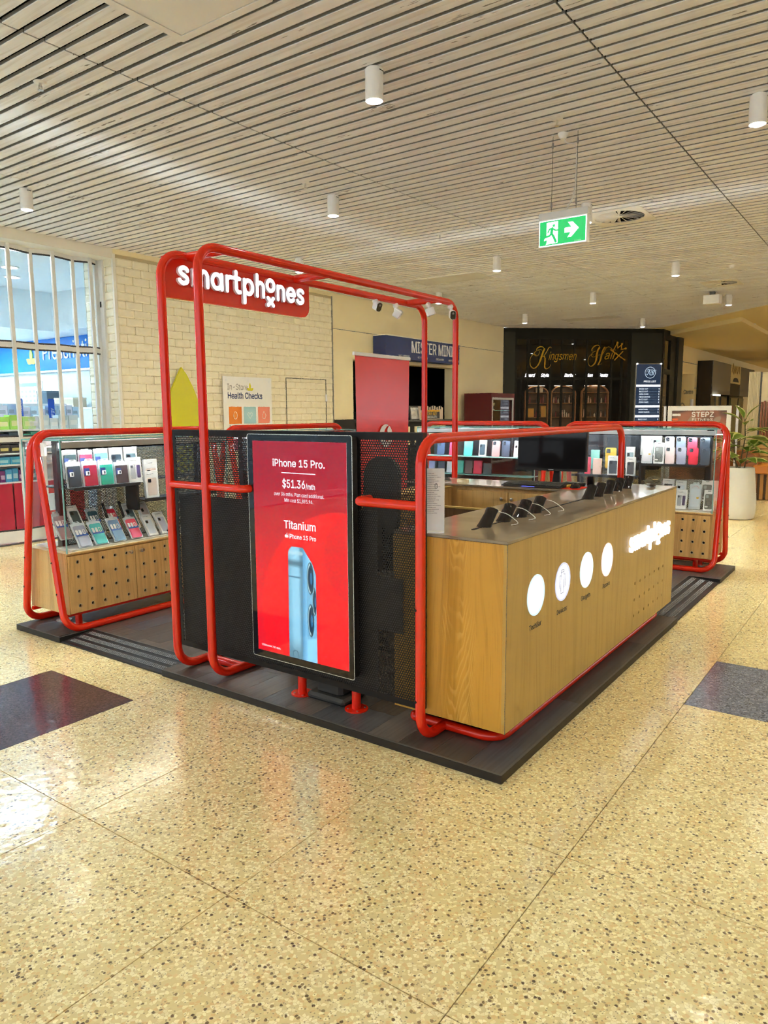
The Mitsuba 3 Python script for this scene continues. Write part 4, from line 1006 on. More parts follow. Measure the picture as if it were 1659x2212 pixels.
# ------------------------------------------------------------------ phone covers for sale
def plate(w, h, d, r, z0=0.0, y0=0.0, x0=0.0): return EX(RR(w, h, r, x0, y0), d, z0)
_mc = {}
def col(c, rough=0.35, clear=0.0):
    k = (tuple(c), rough, clear)
    if k not in _mc: _mc[k] = M(f'm_c{len(_mc)}', lin(*c), rough, 0.5, clear=clear)
    return _mc[k]
M('m_bag', lin(206, 214, 218), 0.12, 0.6, clear=0.8)
_pc = {}
def proto(kind, w, h, c):
    k = (kind, w, h, tuple(c))
    if k in _pc: return _pc[k]
    o = []
    if kind == 'pouch':            # clear bag with a coloured wallet cover, navy tag and window
        o += [('bag', ply(plate(w, h, 0.006, 0.006), 'm_bag'), None), ('cover', ply(plate(w * 0.80, h * 0.80, 0.012, 0.006, 0.004, h * 0.03), col(c, 0.3, 0.15)), None),
              ('tag', ply(plate(w * 0.34, h * 0.30, 0.001, 0.002, 0.0165, h * 0.42, -w * 0.26), 'm_navy'), None),
              ('sticker', ply(plate(w * 0.26, h * 0.17, 0.001, 0.001, 0.0178, h * 0.44, -w * 0.20), 'm_paper'), None), ('sticker_print', ply(plate(w * 0.10, h * 0.11, 0.0006, 0.001, 0.0189, h * 0.47, -w * 0.17), 'm_ink'), None),
              ('hang_tab', ply(EX(RR(w * 0.5, h * 0.12, 0.01, 0, h * 0.97).difference(RR(w * 0.2, h * 0.03, 0.003, 0, h * 1.03)), 0.002, 0.001), 'm_bag'), None)]
    elif kind == 'blister':        # clear pack with two white labels and navy band over a tinted cover
        o += [('bag', ply(plate(w, h, 0.006, 0.006), 'm_bag'), None), ('cover', ply(plate(w * 0.80, h * 0.86, 0.010, 0.010, 0.004, h * 0.02), col(c, 0.3, 0.15)), None),
              ('band', ply(plate(w * 0.86, h * 0.10, 0.001, 0.001, 0.0145, h * 0.44), col((28, 74, 150))), None)]
        o += [('label', ply(plate(w * 0.17, h * 0.20, 0.001, 0.001, 0.0155, h * 0.50, w * dx), 'm_paper'), None) for dx in (-0.30, -0.06)]
        o += [('barcode', ply(EX(RR(w * 0.18, h * 0.20, 0.001, w * 0.2, h * 0.50).difference(RR(w * 0.10, h * 0.14, 0.001, w * 0.2, h * 0.53)), 0.001, 0.0155), 'm_paper'), None),
              ('hang_tab', ply(EX(RR(w * 0.5, h * 0.12, 0.01, 0, h * 0.97).difference(RR(w * 0.2, h * 0.03, 0.003, 0, h * 1.03)), 0.002, 0.001), 'm_bag'), None)]
    elif kind == 'carton':         # white carton with a printed or windowed cover
        o += [('carton', ply(RB(-w / 2, w / 2, 0, h, -0.012, 0.012, 0.002), 'm_white_gloss'), None), ('window', ply(plate(w * 0.72, h * 0.66, 0.0015, 0.010, 0.0115, h * 0.08), col(c, 0.2, 0.6)), None),
              ('camera', ply(plate(w * 0.24, h * 0.13, 0.002, 0.006, 0.0128, h * 0.57, -w * 0.18), 'm_black_gloss'), None), ('print', ply(plate(w * 0.5, h * 0.018, 0.0006, 0.0005, 0.0122, h * 0.88, -w * 0.1), 'm_grey'), None)]
    elif kind == 'ring':           # white carton, dark cover with a charging ring
        rr = Point(0, h * 0.36).buffer(w * 0.26).difference(Point(0, h * 0.36).buffer(w * 0.22))
        o += [('carton', ply(RB(-w / 2, w / 2, 0, h, -0.012, 0.012, 0.002), 'm_white_gloss'), None), ('window', ply(plate(w * 0.76, h * 0.72, 0.0015, 0.012, 0.0115, h * 0.08), col(c, 0.25, 0.4)), None),
              ('ring', ply(EX(rr.union(sbox(-w * 0.02, h * 0.14, w * 0.02, h * 0.24)), 0.001, 0.0132), 'm_ink'), None), ('camera', ply(plate(w * 0.26, h * 0.15, 0.002, 0.006, 0.0128, h * 0.60, -w * 0.18), col((150, 160, 158))), None),
              ('print', ply(plate(w * 0.30, h * 0.05, 0.0006, 0.0005, 0.0134, h * 0.16, -w * 0.2), 'm_paper'), None), ('hang_hole', ply(plate(w * 0.28, h * 0.025, 0.0008, 0.002, 0.0118, h * 0.93), 'm_ink'), None)]
    elif kind == 'pair':           # carton with a silver cover and a violet phone picture
        o += [('carton', ply(RB(-w / 2, w / 2, 0, h, -0.012, 0.012, 0.002), 'm_white_gloss'), None), ('cover_picture', ply(plate(w * 0.38, h * 0.55, 0.001, 0.008, 0.0118, h * 0.16, -w * 0.17), col((150, 154, 158))), None),
              ('phone_picture', ply(plate(w * 0.26, h * 0.50, 0.001, 0.006, 0.0118, h * 0.19, w * 0.24), col((58, 44, 78))), None), ('camera', ply(plate(w * 0.16, h * 0.10, 0.0015, 0.004, 0.0126, h * 0.58, -w * 0.25), 'm_ink'), None), ('print', ply(plate(w * 0.5, h * 0.02, 0.0006, 0.0005, 0.0122, h * 0.86, -w * 0.1), 'm_grey'), None)]
    elif kind == 'bare':           # loose phone cover standing up, camera cut-out
        o += [('shell', ply(plate(w, h, 0.010, 0.016), col(c, 0.3, 0.3)), None), ('camera', ply(plate(w * 0.36, h * 0.20, 0.002, 0.008, 0.0098, h * 0.74, -w * 0.22), 'm_black_gloss'), None), ('lens', ply(merge(*[put(CYL((0, 0, 0), (0, 0, 0.002), w * 0.06, 10), SH(-w * 0.22 + dx * w, h * (0.84 + dy), 0.0116)) for dx, dy in ((-0.08, 0.04), (0.08, -0.02), (-0.08, -0.05))]), 'm_dark_grey'), None),
              ('inner_line', ply(EX(RR(w * 0.92, h * 0.94, 0.013, 0, h * 0.03).difference(RR(w * 0.90, h * 0.925, 0.012, 0, h * 0.0375)), 0.0008, 0.0098), col([x * 0.75 for x in c])), None)]
    elif kind == 'wallet':         # folded wallet cover with a clasp
        o += [('cover', ply(RB(-w / 2, w / 2, 0, h, -0.009, 0.009, 0.003), col(c, 0.45)), None), ('clasp', ply(EX(RR(w * 0.30, h * 0.11, 0.006, w * 0.45, h * 0.45), 0.004, 0.0085), col([x * 0.9 for x in c], 0.45)), None),
              ('seam', ply(EX(RR(w * 0.94, h * 0.96, 0.004, 0, h * 0.02).difference(RR(w * 0.92, h * 0.95, 0.004, 0, h * 0.025)), 0.0006, 0.009), col([x * 0.7 for x in c])), None)]
    elif kind == 'clear':          # clear pack, pale print
        o += [('bag', ply(plate(w, h, 0.014, 0.008), 'm_bag'), None), ('cover', ply(plate(w * 0.76, h * 0.72, 0.004, 0.012, 0.0135, h * 0.10), col(c, 0.2, 0.8)), None), ('arc', ply(EX(Point(0, h * 0.80).buffer(w * 0.30).difference(Point(0, h * 0.80).buffer(w * 0.275)), 0.001, 0.0142), col((214, 150, 158))), None),
              ('sticker', ply(plate(w * 0.20, h * 0.07, 0.001, 0.001, 0.0178, h * 0.42, w * 0.24), 'm_yellow'), None), ('hang_tab', ply(EX(RR(w * 0.5, h * 0.10, 0.01, 0, h * 0.98).difference(RR(w * 0.2, h * 0.03, 0.003, 0, h * 1.03)), 0.002, 0.001), 'm_bag'), None)]
    _pc[k] = o
    return o
def product(case, kind, w, h, c, x, y, z, tilt, label, group='phone covers for sale', yaw=0.0):
    """x along the case, y depth, z foot height, in the case's own frame"""
    r = thing('phone_cover', label, 'phone cover', group)
    mat = CASES[case] @ SH(x, y, z) @ trimesh.transformations.rotation_matrix(yaw, (0, 0, 1)) @ FRM((0, 0, 0), (1, 0, 0), tilt)
    for n, sh, e in proto(kind, w, h, c): part(r, n, sh, '', to=mat)
U, LW, DK = 1.060, 0.926, GLZ0 + 0.018       # shelf heights
def L1(kind, w, h, c, X, y, z, t, lab): product('L1', kind, w, h, c, X - 0.06, y, z, t, lab)
S_ = 'upper shelf of left case'
L1('pouch', 0.118, 0.185, (26, 28, 32), 0.245, -0.185, U, 0.10, f'black cover in a clear bag, front row {S_}')
L1('pouch', 0.124, 0.185, (158, 22, 44), 0.372, -0.185, U, 0.10, f'dark red cover in a clear bag, front row {S_}')
L1('pouch', 0.124, 0.180, (24, 140, 108), 0.502, -0.185, U, 0.10, f'green cover in a clear bag, front row {S_}')
L1('pouch', 0.122, 0.165, (48, 34, 36), 0.630, -0.185, U, 0.10, f'dark brown cover in a clear bag, front row {S_}')
L1('pair', 0.116, 0.195, (200, 200, 200), 0.752, -0.180, U - 0.004, 0.10, f'silver and violet printed white carton {S_}')
L1('pouch', 0.114, 0.210, (24, 38, 36), 0.285, -0.075, U + 0.055, 0.06, f'black green cover in a clear bag, back row {S_}')
L1('pouch', 0.118, 0.205, (190, 30, 56), 0.410, -0.075, U + 0.055, 0.06, f'bright red cover in a clear bag, back row {S_}')
L1('pouch', 0.120, 0.210, (70, 190, 178), 0.537, -0.075, U + 0.055, 0.06, f'aqua cover in a clear bag, back row {S_}')
L1('carton', 0.116, 0.215, (36, 44, 50), 0.662, -0.075, U + 0.055, 0.06, f'white carton with a black camera cover, back row {S_}')
L1('carton', 0.118, 0.222, (60, 72, 76), 0.795, -0.070, U + 0.050, 0.06, f'white carton with a dark grey window, end of back row {S_}')
L1('carton', 0.128, 0.285, (214, 190, 176), 0.975, -0.070, LW + 0.010, 0.05, 'tall white carton with a gold phone cover on the lower shelf of the left case')
L1('carton', 0.120, 0.210, (216, 196, 186), 0.905, -0.170, LW, 0.08, 'shorter white carton with a rose phone cover on the lower shelf of the left case')
S_ = 'on the deck of left case'
L1('blister', 0.100, 0.215, (150, 128, 132), 0.190, -0.130, DK + 0.060, 0.62, f'grey pink pack behind the others {S_}')
L1('carton', 0.088, 0.205, (52, 64, 66), 0.310, -0.105, DK + 0.115, 0.62, f'white carton with a dark phone window {S_}')
L1('blister', 0.108, 0.195, (150, 156, 178), 0.285, -0.215, DK, 0.62, f'lilac grey pack with white labels in front {S_}')
L1('blister', 0.108, 0.195, (64, 186, 186), 0.415, -0.215, DK, 0.62, f'turquoise pack with white labels in front {S_}')
L1('blister', 0.092, 0.215, (26, 62, 78), 0.462, -0.125, DK + 0.065, 0.62, f'dark teal pack in the second row {S_}')
L1('blister', 0.104, 0.205, (92, 128, 168), 0.570, -0.215, DK, 0.62, f'steel blue pack with white labels in front {S_}')
L1('blister', 0.092, 0.215, (196, 32, 60), 0.612, -0.125, DK + 0.065, 0.62, f'crimson pack in the second row {S_}')
L1('blister', 0.104, 0.185, (232, 74, 104), 0.715, -0.215, DK + 0.004, 0.62, f'coral pink pack with white labels in front {S_}')
L1('carton', 0.086, 0.225, (60, 84, 92), 0.772, -0.125, DK + 0.065, 0.62, f'long white carton with a teal window, second row {S_}')
L1('carton', 0.086, 0.190, (214, 224, 236), 0.870, -0.210, DK, 0.62, f'bright white carton nearest the tall frame, front row {S_}')
L1('carton', 0.086, 0.225, (206, 190, 186), 0.905, -0.125, DK + 0.065, 0.62, f'white carton with a beige window, second row {S_}')
L1('carton', 0.086, 0.200, (196, 200, 220), 0.995, -0.205, DK, 0.62, f'white carton half hidden by the tall frame {S_}')
def B1(kind, w, h, c, Y, y, z, t, lab): product('B1', kind, w, h, c, 1.70 - Y, y, z, t, lab)
# on B1 the two shelf heights swap ends, so the covers stand on small risers
B1('clear', 0.104, 0.200, (226, 226, 232), 0.790, -0.150, U, 0.06, 'clear pack with a yellow sticker, front row of the right case')
B1('ring', 0.100, 0.208, (92, 96, 88), 0.678, -0.150, U, 0.06, 'white carton with a charging ring, front row upper shelf of the right case')
B1('bare', 0.088, 0.168, (222, 186, 180), 0.574, -0.150, U, 0.10, 'pale pink phone cover, front row of the right case')
B1('bare', 0.088, 0.168, (118, 120, 150), 0.468, -0.150, U, 0.10, 'slate blue phone cover, front row of the right case')
B1('bare', 0.088, 0.165, (224, 20, 36), 0.359, -0.150, U, 0.10, 'bright red phone cover, front row of the right case')
B1('bare', 0.086, 0.165, (22, 24, 28), 0.251, -0.150, U, 0.10, 'black phone cover, front row of the right case')
B1('clear', 0.104, 0.215, (222, 222, 232), 0.830, -0.060, U + 0.075, 0.05, 'clear pack in the back row of the right case')
B1('carton', 0.100, 0.215, (150, 186, 170), 0.728, -0.060, U + 0.075, 0.05, 'pale green carton in the back row of the right case')
B1('bare', 0.090, 0.180, (226, 208, 214), 0.604, -0.060, U + 0.085, 0.07, 'light pink phone cover, back row of the right case')
B1('bare', 0.090, 0.180, (96, 110, 148), 0.497, -0.060, U + 0.085, 0.07, 'denim blue phone cover, back row of the right case')
B1('bare', 0.090, 0.180, (214, 40, 58), 0.392, -0.060, U + 0.080, 0.07, 'dark red phone cover, back row of the right case')
B1('bare', 0.090, 0.180, (20, 28, 38), 0.277, -0.060, U + 0.080, 0.07, 'navy black phone cover, back row of the right case')
B1('wallet', 0.090, 0.168, (228, 184, 168), 1.294, -0.150, LW, 0.08, 'peach wallet cover with a clasp beside the monitor')
B1('carton', 0.112, 0.200, (40, 42, 46), 1.127, -0.150, LW, 0.08, 'white carton with a black cover left of the red post')
B1('carton', 0.096, 0.190, (48, 46, 46), 0.949, -0.150, LW, 0.08, 'white carton with a black cover right of the red post')
B1('wallet', 0.060, 0.176, (220, 40, 70), 1.395, -0.150, LW, 0.08, 'red wallet cover partly behind the monitor')
B1('wallet', 0.095, 0.200, (96, 206, 186), 1.350, -0.060, LW + 0.050, 0.05, 'mint green wallet cover behind the peach one')
B1('bare', 0.112, 0.215, (240, 178, 32), 1.185, -0.060, LW + 0.060, 0.05, 'yellow phone cover behind the white carton')
B1('carton', 0.090, 0.220, (130, 160, 168), 0.985, -0.060, LW + 0.070, 0.05, 'pale carton with a blue grey window behind the red post')
B1('ring', 0.096, 0.200, (96, 96, 88), 0.190, -0.195, DK, 0.20, 'white carton with a charging ring at the right end of the lower deck')
B1('ring', 0.106, 0.200, (110, 110, 104), 0.228, -0.105, DK + 0.080, 0.16, 'white carton with a grey cover behind the ring carton')
B1('clear', 0.106, 0.245, (214, 224, 232), 0.325, -0.150, DK, 0.16, 'tall pale clear pack on the lower deck of the right case')
B1('pair', 0.100, 0.190, (200, 200, 210), 0.440, -0.195, DK, 0.20, 'white carton with a blue phone picture on the lower deck of the right case')
B1('carton', 0.100, 0.180, (210, 216, 224), 0.470, -0.105, DK + 0.090, 0.16, 'white carton behind the blue phone picture')
B1('carton', 0.110, 0.190, (70, 72, 76), 0.590, -0.105, DK + 0.090, 0.16, 'grey windowed carton half behind the oak counter')
def B2(kind, w, h, c, Y, y, z, t, lab): product('B2', kind, w, h, c, 3.50 - Y, y, z, t, lab)
Z2 = 1.075
B2('bare', 0.098, 0.150, (44, 52, 78), 3.176, -0.16, Z2, 0.15, 'navy phone cover at the left of the back case upper row')
B2('wallet', 0.090, 0.150, (214, 30, 62), 3.017, -0.16, Z2, 0.15, 'red wallet cover in the back case upper row')
B2('wallet', 0.108, 0.170, (62, 200, 182), 2.813, -0.16, Z2, 0.15, 'turquoise wallet cover in the back case upper row')
B2('carton', 0.092, 0.185, (40, 52, 60), 2.625, -0.16, Z2, 0.15, 'dark windowed carton in the back case upper row')
B2('bare', 0.096, 0.180, (240, 150, 152), 2.456, -0.16, Z2, 0.15, 'salmon pink phone cover in the back case upper row')
B2('bare', 0.098, 0.180, (48, 56, 68), 2.335, -0.16, Z2, 0.15, 'charcoal phone cover in the back case upper row')
B2('carton', 0.090, 0.185, (226, 222, 218), 2.190, -0.16, Z2, 0.15, 'white carton beside the monitor in the back case')
Z3 = 0.870
B2('wallet', 0.085, 0.130, (150, 156, 204), 3.304, -0.16, Z3, 0.15, 'lavender wallet cover in the back case lower row')
B2('wallet', 0.094, 0.130, (44, 50, 70), 3.171, -0.16, Z3, 0.15, 'navy wallet cover in the back case lower row')
B2('wallet', 0.086, 0.140, (222, 224, 232), 3.053, -0.16, Z3, 0.15, 'white wallet cover in the back case lower row')
B2('wallet', 0.084, 0.150, (76, 196, 176), 2.915, -0.16, Z3, 0.15, 'mint wallet cover in the back case lower row')
B2('wallet', 0.100, 0.155, (84, 56, 46), 2.803, -0.16, Z3, 0.15, 'brown wallet cover in the back case lower row')
B2('wallet', 0.106, 0.155, (218, 36, 62), 2.687, -0.16, Z3, 0.15, 'crimson wallet cover in the back case lower row')
B2('wallet', 0.106, 0.130, (34, 56, 58), 2.561, -0.16, Z3, 0.15, 'dark green wallet cover in the back case lower row')
for z, l in ((Z2, 'upper'), (Z3, 'lower')):
    sh = solo('glass_shelf', put(B(0.10, 1.50, -0.235, -0.02, z - 0.010, z - 0.002), CASES['B2']), 'm_glass_edge', f'{l} green-edged glass shelf in the back case', 'shelf')
# ------------------------------------------------------------------ pharmacy behind the concertina shutter
M('m_ph_wall', lin(226, 236, 242), 0.6, 0.25)
M('m_ph_floor', lin(206, 206, 200), 0.25, 0.5)
M('m_ph_ceiling', lin(222, 230, 236), 0.7, 0.2)
M('m_ph_blue', lin(22, 112, 204), 0.4, 0.4)
M('m_lime', lin(176, 222, 70), 0.4, 0.4)
struct('wall_pharmacy_right', B(4.40, 4.50, 7.92, 10.70, 2.98, 3.64), 'm_ph_wall', 'bulkhead wall inside the pharmacy')
struct('wall_pharmacy_bulkhead', B(-9, 4.50, 10.70, 10.80, 2.98, 3.64), 'm_ph_wall', 'bulkhead across the pharmacy ceiling')
struct('wall_pharmacy_back', B(-9, 8.2, 15.2, 15.3, 0, 3.1), 'm_ph_wall')
struct('wall_pharmacy_far', B(5.06, 5.16, 7.92, 15.2, 0, 3.02), 'm_ph_wall', 'pale wall under the blue pharmacy sign')
struct('wall_pharmacy_left', B(-9.1, -9.0, 7.5, 15.3, 0, 3.7), 'm_ph_wall')
struct('wall_pharmacy_inner', B(3.50, 5.1, 7.82, 7.92, 0, 3.7), 'm_ph_wall', 'pale wall behind the brick reveal')
struct('ceiling_pharmacy', B(-9, 4.5, 7.62, 10.8, 3.62, 3.72), 'm_ph_ceiling', 'white pharmacy ceiling')
struct('ceiling_pharmacy_low', merge(B(-9, 5.2, 10.80, 15.3, 2.98, 3.06), B(4.5, 5.2, 7.92, 10.80, 2.98, 3.06)), 'm_ph_ceiling', 'lower pharmacy ceiling')
struct('floor_pharmacy', B(-9, 8, 7.56, 15.3, 0.0005, 0.003), 'm_ph_floor')
M('m_lens', (0.9, 0.9, 0.9), 0.4)
for n, (x, y, z) in enumerate(((3.25, 9.75, 3.62), (2.85, 9.05, 3.62))):
    d = thing('recessed_light', ['far round recessed light in the pharmacy ceiling', 'near round recessed light in the pharmacy ceiling'][n], 'ceiling light')
    part(d, 'ring', put(EX(Point(0, 0).buffer(0.12, quad_segs=8).difference(Point(0, 0).buffer(0.10, quad_segs=8)), 0.012), SH(x, y, z - 0.012)), 'm_white')
    part(d, 'lens', CYL((x, y, z - 0.010), (x, y, z), 0.10, 20), 'm_lens', e=emit((26, 28, 29), 0.3))
for n, (x, y, z, w, d_) in enumerate(((1.6, 7.83, 3.62, 1.6, 0.22), (-2.5, 8.2, 3.62, 1.2, 0.6), (-5.5, 9.0, 3.62, 1.2, 0.6), (2.6, 11.6, 2.98, 1.2, 0.5), (0.0, 12.2, 2.98, 1.2, 0.6), (3.9, 13.2, 2.98, 0.6, 1.2), (3.2, 8.9, 2.98, 0.01, 0.01))[:6]):  # upper-ceiling panels are unseen, added to light the room and shelf fronts
    t = thing('panel_light', ['added unseen light panel brightening the pharmacy shelf fronts', 'second added light panel, out of view, lighting the pharmacy', 'third added light panel, out of view, lighting the pharmacy', 'light panel on the low pharmacy ceiling at the left edge', 'light panel deep inside the pharmacy', 'light panel in front of the blue pharmacy sign'][n], 'ceiling light')
    part(t, 'frame', B(x - w / 2 - 0.02, x + w / 2 + 0.02, y - d_ / 2 - 0.02, y + d_ / 2 + 0.02, z - 0.010, z), 'm_white')
    part(t, 'diffuser', B(x - w / 2, x + w / 2, y - d_ / 2, y + d_ / 2, z - 0.014, z - 0.009), 'm_lens', e=emit(PHARMACY_PANEL, 1.0))

# blue prescriptions sign on the side wall
ps = thing('pharmacy_sign', 'blue pharmacy sign with white lettering and a lime leaf mark', 'sign')
PF = FRM((5.0, 0, 0), (0, -1, 0))
part(ps, 'panel', B(5.0, 5.05, 9.3, 15.1, 2.40, 2.978), 'm_ph_blue')
part(ps, 'bottom_rail', B(4.985, 5.05, 9.3, 15.1, 2.36, 2.40), 'm_alu')
m = TEXT('Prescriptions', 0.30, 0.012)
w = m.bounds[1][0] - m.bounds[0][0]
m.apply_transform(np.diag([2.02 / w, 1, 1, 1]))
part(ps, 'lettering', put(m, FRM((4.995, 12.13, 2.60), (0, -1, 0))), 'm_white', e=None)
def leaf_shape(l, w): return Polygon([(w * math.sin(PI * t) , l * t) for t in np.linspace(0, 1, 13)] + [(-w * math.sin(PI * t), l * t) for t in np.linspace(1, 0, 13)][1:-1])
LEAF3 = [affinity.rotate(leaf_shape(0.30, 0.055), 0, origin=(0, 0)), affinity.rotate(leaf_shape(0.20, 0.055), 62, origin=(0, 0)), affinity.rotate(leaf_shape(0.20, 0.055), -62, origin=(0, 0))]
for g in LEAF3: part(ps, 'leaf', put(EX(g, 0.012), FRM((4.994, 12.52, 2.545), (0, -1, 0))), 'm_lime')

# shutter: narrow panes between aluminium bars, white rails across
shu = thing('concertina_shutter', 'closed folding shutter of clear panes and white bars across the pharmacy', 'shutter')
bx_ = [-2.2, -1.9, -1.55, -1.2, -0.85, -0.5, -0.15, 0.2, 0.55, 0.9, 1.25, 1.63, 1.99, 2.31, 2.55, 2.86, 3.06, 3.20]
off = [0.045 if i % 2 else -0.035 for i in range(len(bx_))]
for i, x in enumerate(bx_):
    wd = 0.024 if i < len(bx_) - 1 else 0.04
    part(shu, 'bar', RB(x - wd, x + wd, YS + off[i] - 0.018, YS + off[i] + 0.018, 0.02, 3.66, 0.006), 'm_alu_white')
    if i + 1 < len(bx_):
        x1, o0, o1 = bx_[i + 1], off[i], off[i + 1]
        L_ = math.hypot(x1 - x, o1 - o0); d = ((x1 - x) / L_, (o1 - o0) / L_, 0)
        F = FRM((x, YS + o0, 0), d)
        for z0, z1, nm in ((3.53, 3.655, 'top_panel'), (2.378, 2.440, 'rail'), (1.250, 1.312, 'rail'), (0.03, 0.17, 'kick_panel')):
            part(shu, nm, put(B(0.022, L_ - 0.022, z0, z1, -0.008, 0.008), F), 'm_alu_white')
        for z in (3.522, 2.370, 2.448, 1.242, 1.320, 0.178):
            part(shu, 'seal', put(B(0.022, L_ - 0.022, z - 0.009, z + 0.009, -0.006, 0.009), F), 'm_ink')
        for z0, z1 in ((0.187, 1.233), (1.329, 2.361), (2.457, 3.513)):
            q = trimesh.Trimesh([(0.022, z0, 0), (L_ - 0.022, z0, 0), (L_ - 0.022, z1, 0), (0.022, z1, 0)], [[0, 1, 2], [0, 2, 3]], process=False)
            part(shu, 'pane', put(q, F), 'm_clear')
        for z in (2.378, 2.440, 1.250, 1.312):
            for t in (0.25, 0.5, 0.75):
                pass
part(shu, 'top_track', B(-9, 3.25, YS - 0.03, YS + 0.03, 3.655, 3.70), 'm_alu_white'); part(shu, 'floor_track', B(-9, 3.25, YS - 0.03, YS + 0.03, 0.0005, 0.012), 'm_dark_grey')
part(shu, 'end_post', RB(3.215, 3.258, YS - 0.06, YS + 0.06, 0.012, 3.655, 0.004), 'm_alu_white')
part(shu, 'lock', RB(3.205, 3.216, YS - 0.012, YS + 0.012, 2.98, 3.05, 0.003), 'm_black')

# gondola shelf right behind the shutter
go = thing('gondola_shelf', 'white pharmacy shelf unit with a red base right behind the shutter', 'shelf unit')
M('m_ph_red', lin(188, 28, 52), 0.4, 0.4)
GX0, GX1, GY = 0.6, 3.15, 8.02
part(go, 'back_panel', B(GX0, GX1, GY + 0.36, GY + 0.39, 0.02, 1.40), 'm_white')
for x in (GX0, 1.90, GX1): part(go, 'upright', B(x - 0.015, x + 0.015, GY + 0.33, GY + 0.36, 0.02, 1.42), 'm_white')
for z in (0.72, 0.945, 1.09, 1.24, 1.39): part(go, 'shelf', B(GX0, GX1, GY + 0.02, GY + 0.36, z - 0.022, z), 'm_white')
for a, b in ((GX0, 1.44), (1.46, 2.13), (2.15, 2.60), (2.62, GX1)):
    part(go, 'red_base_panel', RB(a, b, GY, GY + 0.02, 0.08, 0.70, 0.002), 'm_ph_red')
part(go, 'plinth', B(GX0, GX1, GY + 0.03, GY + 0.36, 0.004, 0.08), 'm_dark_grey')
nt = thing('shelf_notice', 'red notice with a white sheet fixed to the red shelf base', 'notice')
part(nt, 'card', B(2.52, 2.86, GY - 0.010, GY - 0.004, 0.26, 0.64), 'm_red_panel'); part(nt, 'sheet', B(2.58, 2.80, GY - 0.0125, GY - 0.0105, 0.30, 0.53), 'm_paper')
r2 = random.Random(11)
def goods(x0, x1, z, hs, ws, cols, names, d=0.14, band=None):
    x = x0
    while x < x1 - 0.03:
        w, h = r2.uniform(*ws), r2.uniform(*hs)
        c = r2.choice(cols); i = cols.index(c)
        t = thing('medicine_pack', names[i], 'package', 'medicine packs on the gondola shelves')
        part(t, 'carton', RB(x, x + w - 0.006, GY + 0.05, GY + 0.05 + d, z, z + h, 0.002), col(c, 0.4))
        part(t, 'label', B(x + w * 0.14, x + w * 0.82, GY + 0.0485, GY + 0.0500, z + h * 0.25, z + h * 0.62), col(band or tuple(min(255, int(k * 0.4 + 150)) for k in c), 0.4))
        x += w
goods(1.55, 2.40, 1.39, (0.15, 0.19), (0.14, 0.20), [(170, 222, 92), (196, 232, 130)], ['lime green medicine box on the top shelf of the gondola', 'pale green medicine box on the top shelf of the gondola'], band=(232, 240, 170))
goods(2.42, 3.12, 1.39, (0.13, 0.19), (0.12, 0.17), [(216, 226, 232), (196, 214, 226)], ['white pharmacy box on the top shelf of the gondola', 'pale blue pharmacy box on the top shelf of the gondola'])
goods(1.55, 2.30, 1.24, (0.09, 0.12), (0.13, 0.17), [(30, 44, 74), (40, 56, 70)], ['dark blue box with a yellow label on the gondola', 'slate box with a yellow label on the gondola'], band=(232, 210, 110))
goods(2.35, 3.12, 1.24, (0.09, 0.12), (0.10, 0.15), [(70, 168, 150), (190, 210, 216)], ['green packet on the second shelf of the gondola', 'grey white packet on the second shelf of the gondola'])
goods(1.55, 2.30, 1.09, (0.10, 0.12), (0.13, 0.17), [(34, 36, 46), (52, 46, 44)], ['black box with a yellow label on the gondola', 'brown black box with a yellow label on the gondola'], band=(232, 212, 130))
goods(2.35, 3.12, 1.09, (0.09, 0.12), (0.10, 0.15), [(200, 214, 220), (150, 196, 190)], ['white packet on the third shelf of the gondola', 'sea green packet on the third shelf of the gondola'])
goods(1.55, 2.30, 0.945, (0.09, 0.11), (0.14, 0.18), [(72, 178, 214), (96, 196, 222)], ['cyan medicine box on the fourth shelf of the gondola', 'sky blue medicine box on the fourth shelf of the gondola'], band=(170, 224, 238))
goods(2.35, 3.12, 0.945, (0.09, 0.12), (0.10, 0.15), [(212, 222, 228), (190, 206, 216)], ['white carton on the fourth shelf of the gondola', 'grey carton on the fourth shelf of the gondola'])
goods(1.55, 2.45, 0.72, (0.14, 0.17), (0.07, 0.09), [(36, 38, 44), (92, 34, 96), (60, 150, 196)], ['black bottle box on the lowest shelf of the gondola', 'purple bottle box on the lowest shelf of the gondola', 'blue bottle box on the lowest shelf of the gondola'])

# wall posters, dispensary shelf and aisle tags further in
po = thing('wall_chart', 'pale blue chart poster on the pharmacy wall under the sign', 'poster')
part(po, 'sheet', B(5.035, 5.055, 12.30, 13.30, 1.55, 2.22), 'm_paper'); part(po, 'header', B(5.032, 5.036, 12.36, 13.24, 2.12, 2.19), col((112, 176, 204)))
for i in range(5):
    for j in range(6): part(po, 'cell', B(5.032, 5.036, 13.14 - j * 0.15, 13.22 - j * 0.15, 1.64 + i * 0.09, 1.69 + i * 0.09), col((150, 176, 190)))
ds = thing('dispensary_counter', 'white dispensary counter with a high shelf under the blue sign', 'counter')
part(ds, 'body', B(4.30, 4.95, 9.4, 12.0, 0.004, 1.25), 'm_white'); part(ds, 'upper_shelf', B(4.50, 5.04, 9.3, 12.0, 1.66, 1.70), 'm_bulkhead')
part(ds, 'screen_panel', B(4.52, 4.54, 9.4, 12.0, 1.30, 1.66), 'm_ph_ceiling'); part(ds, 'post', B(4.53, 4.56, 10.6, 10.63, 1.25, 1.68), 'm_alu')
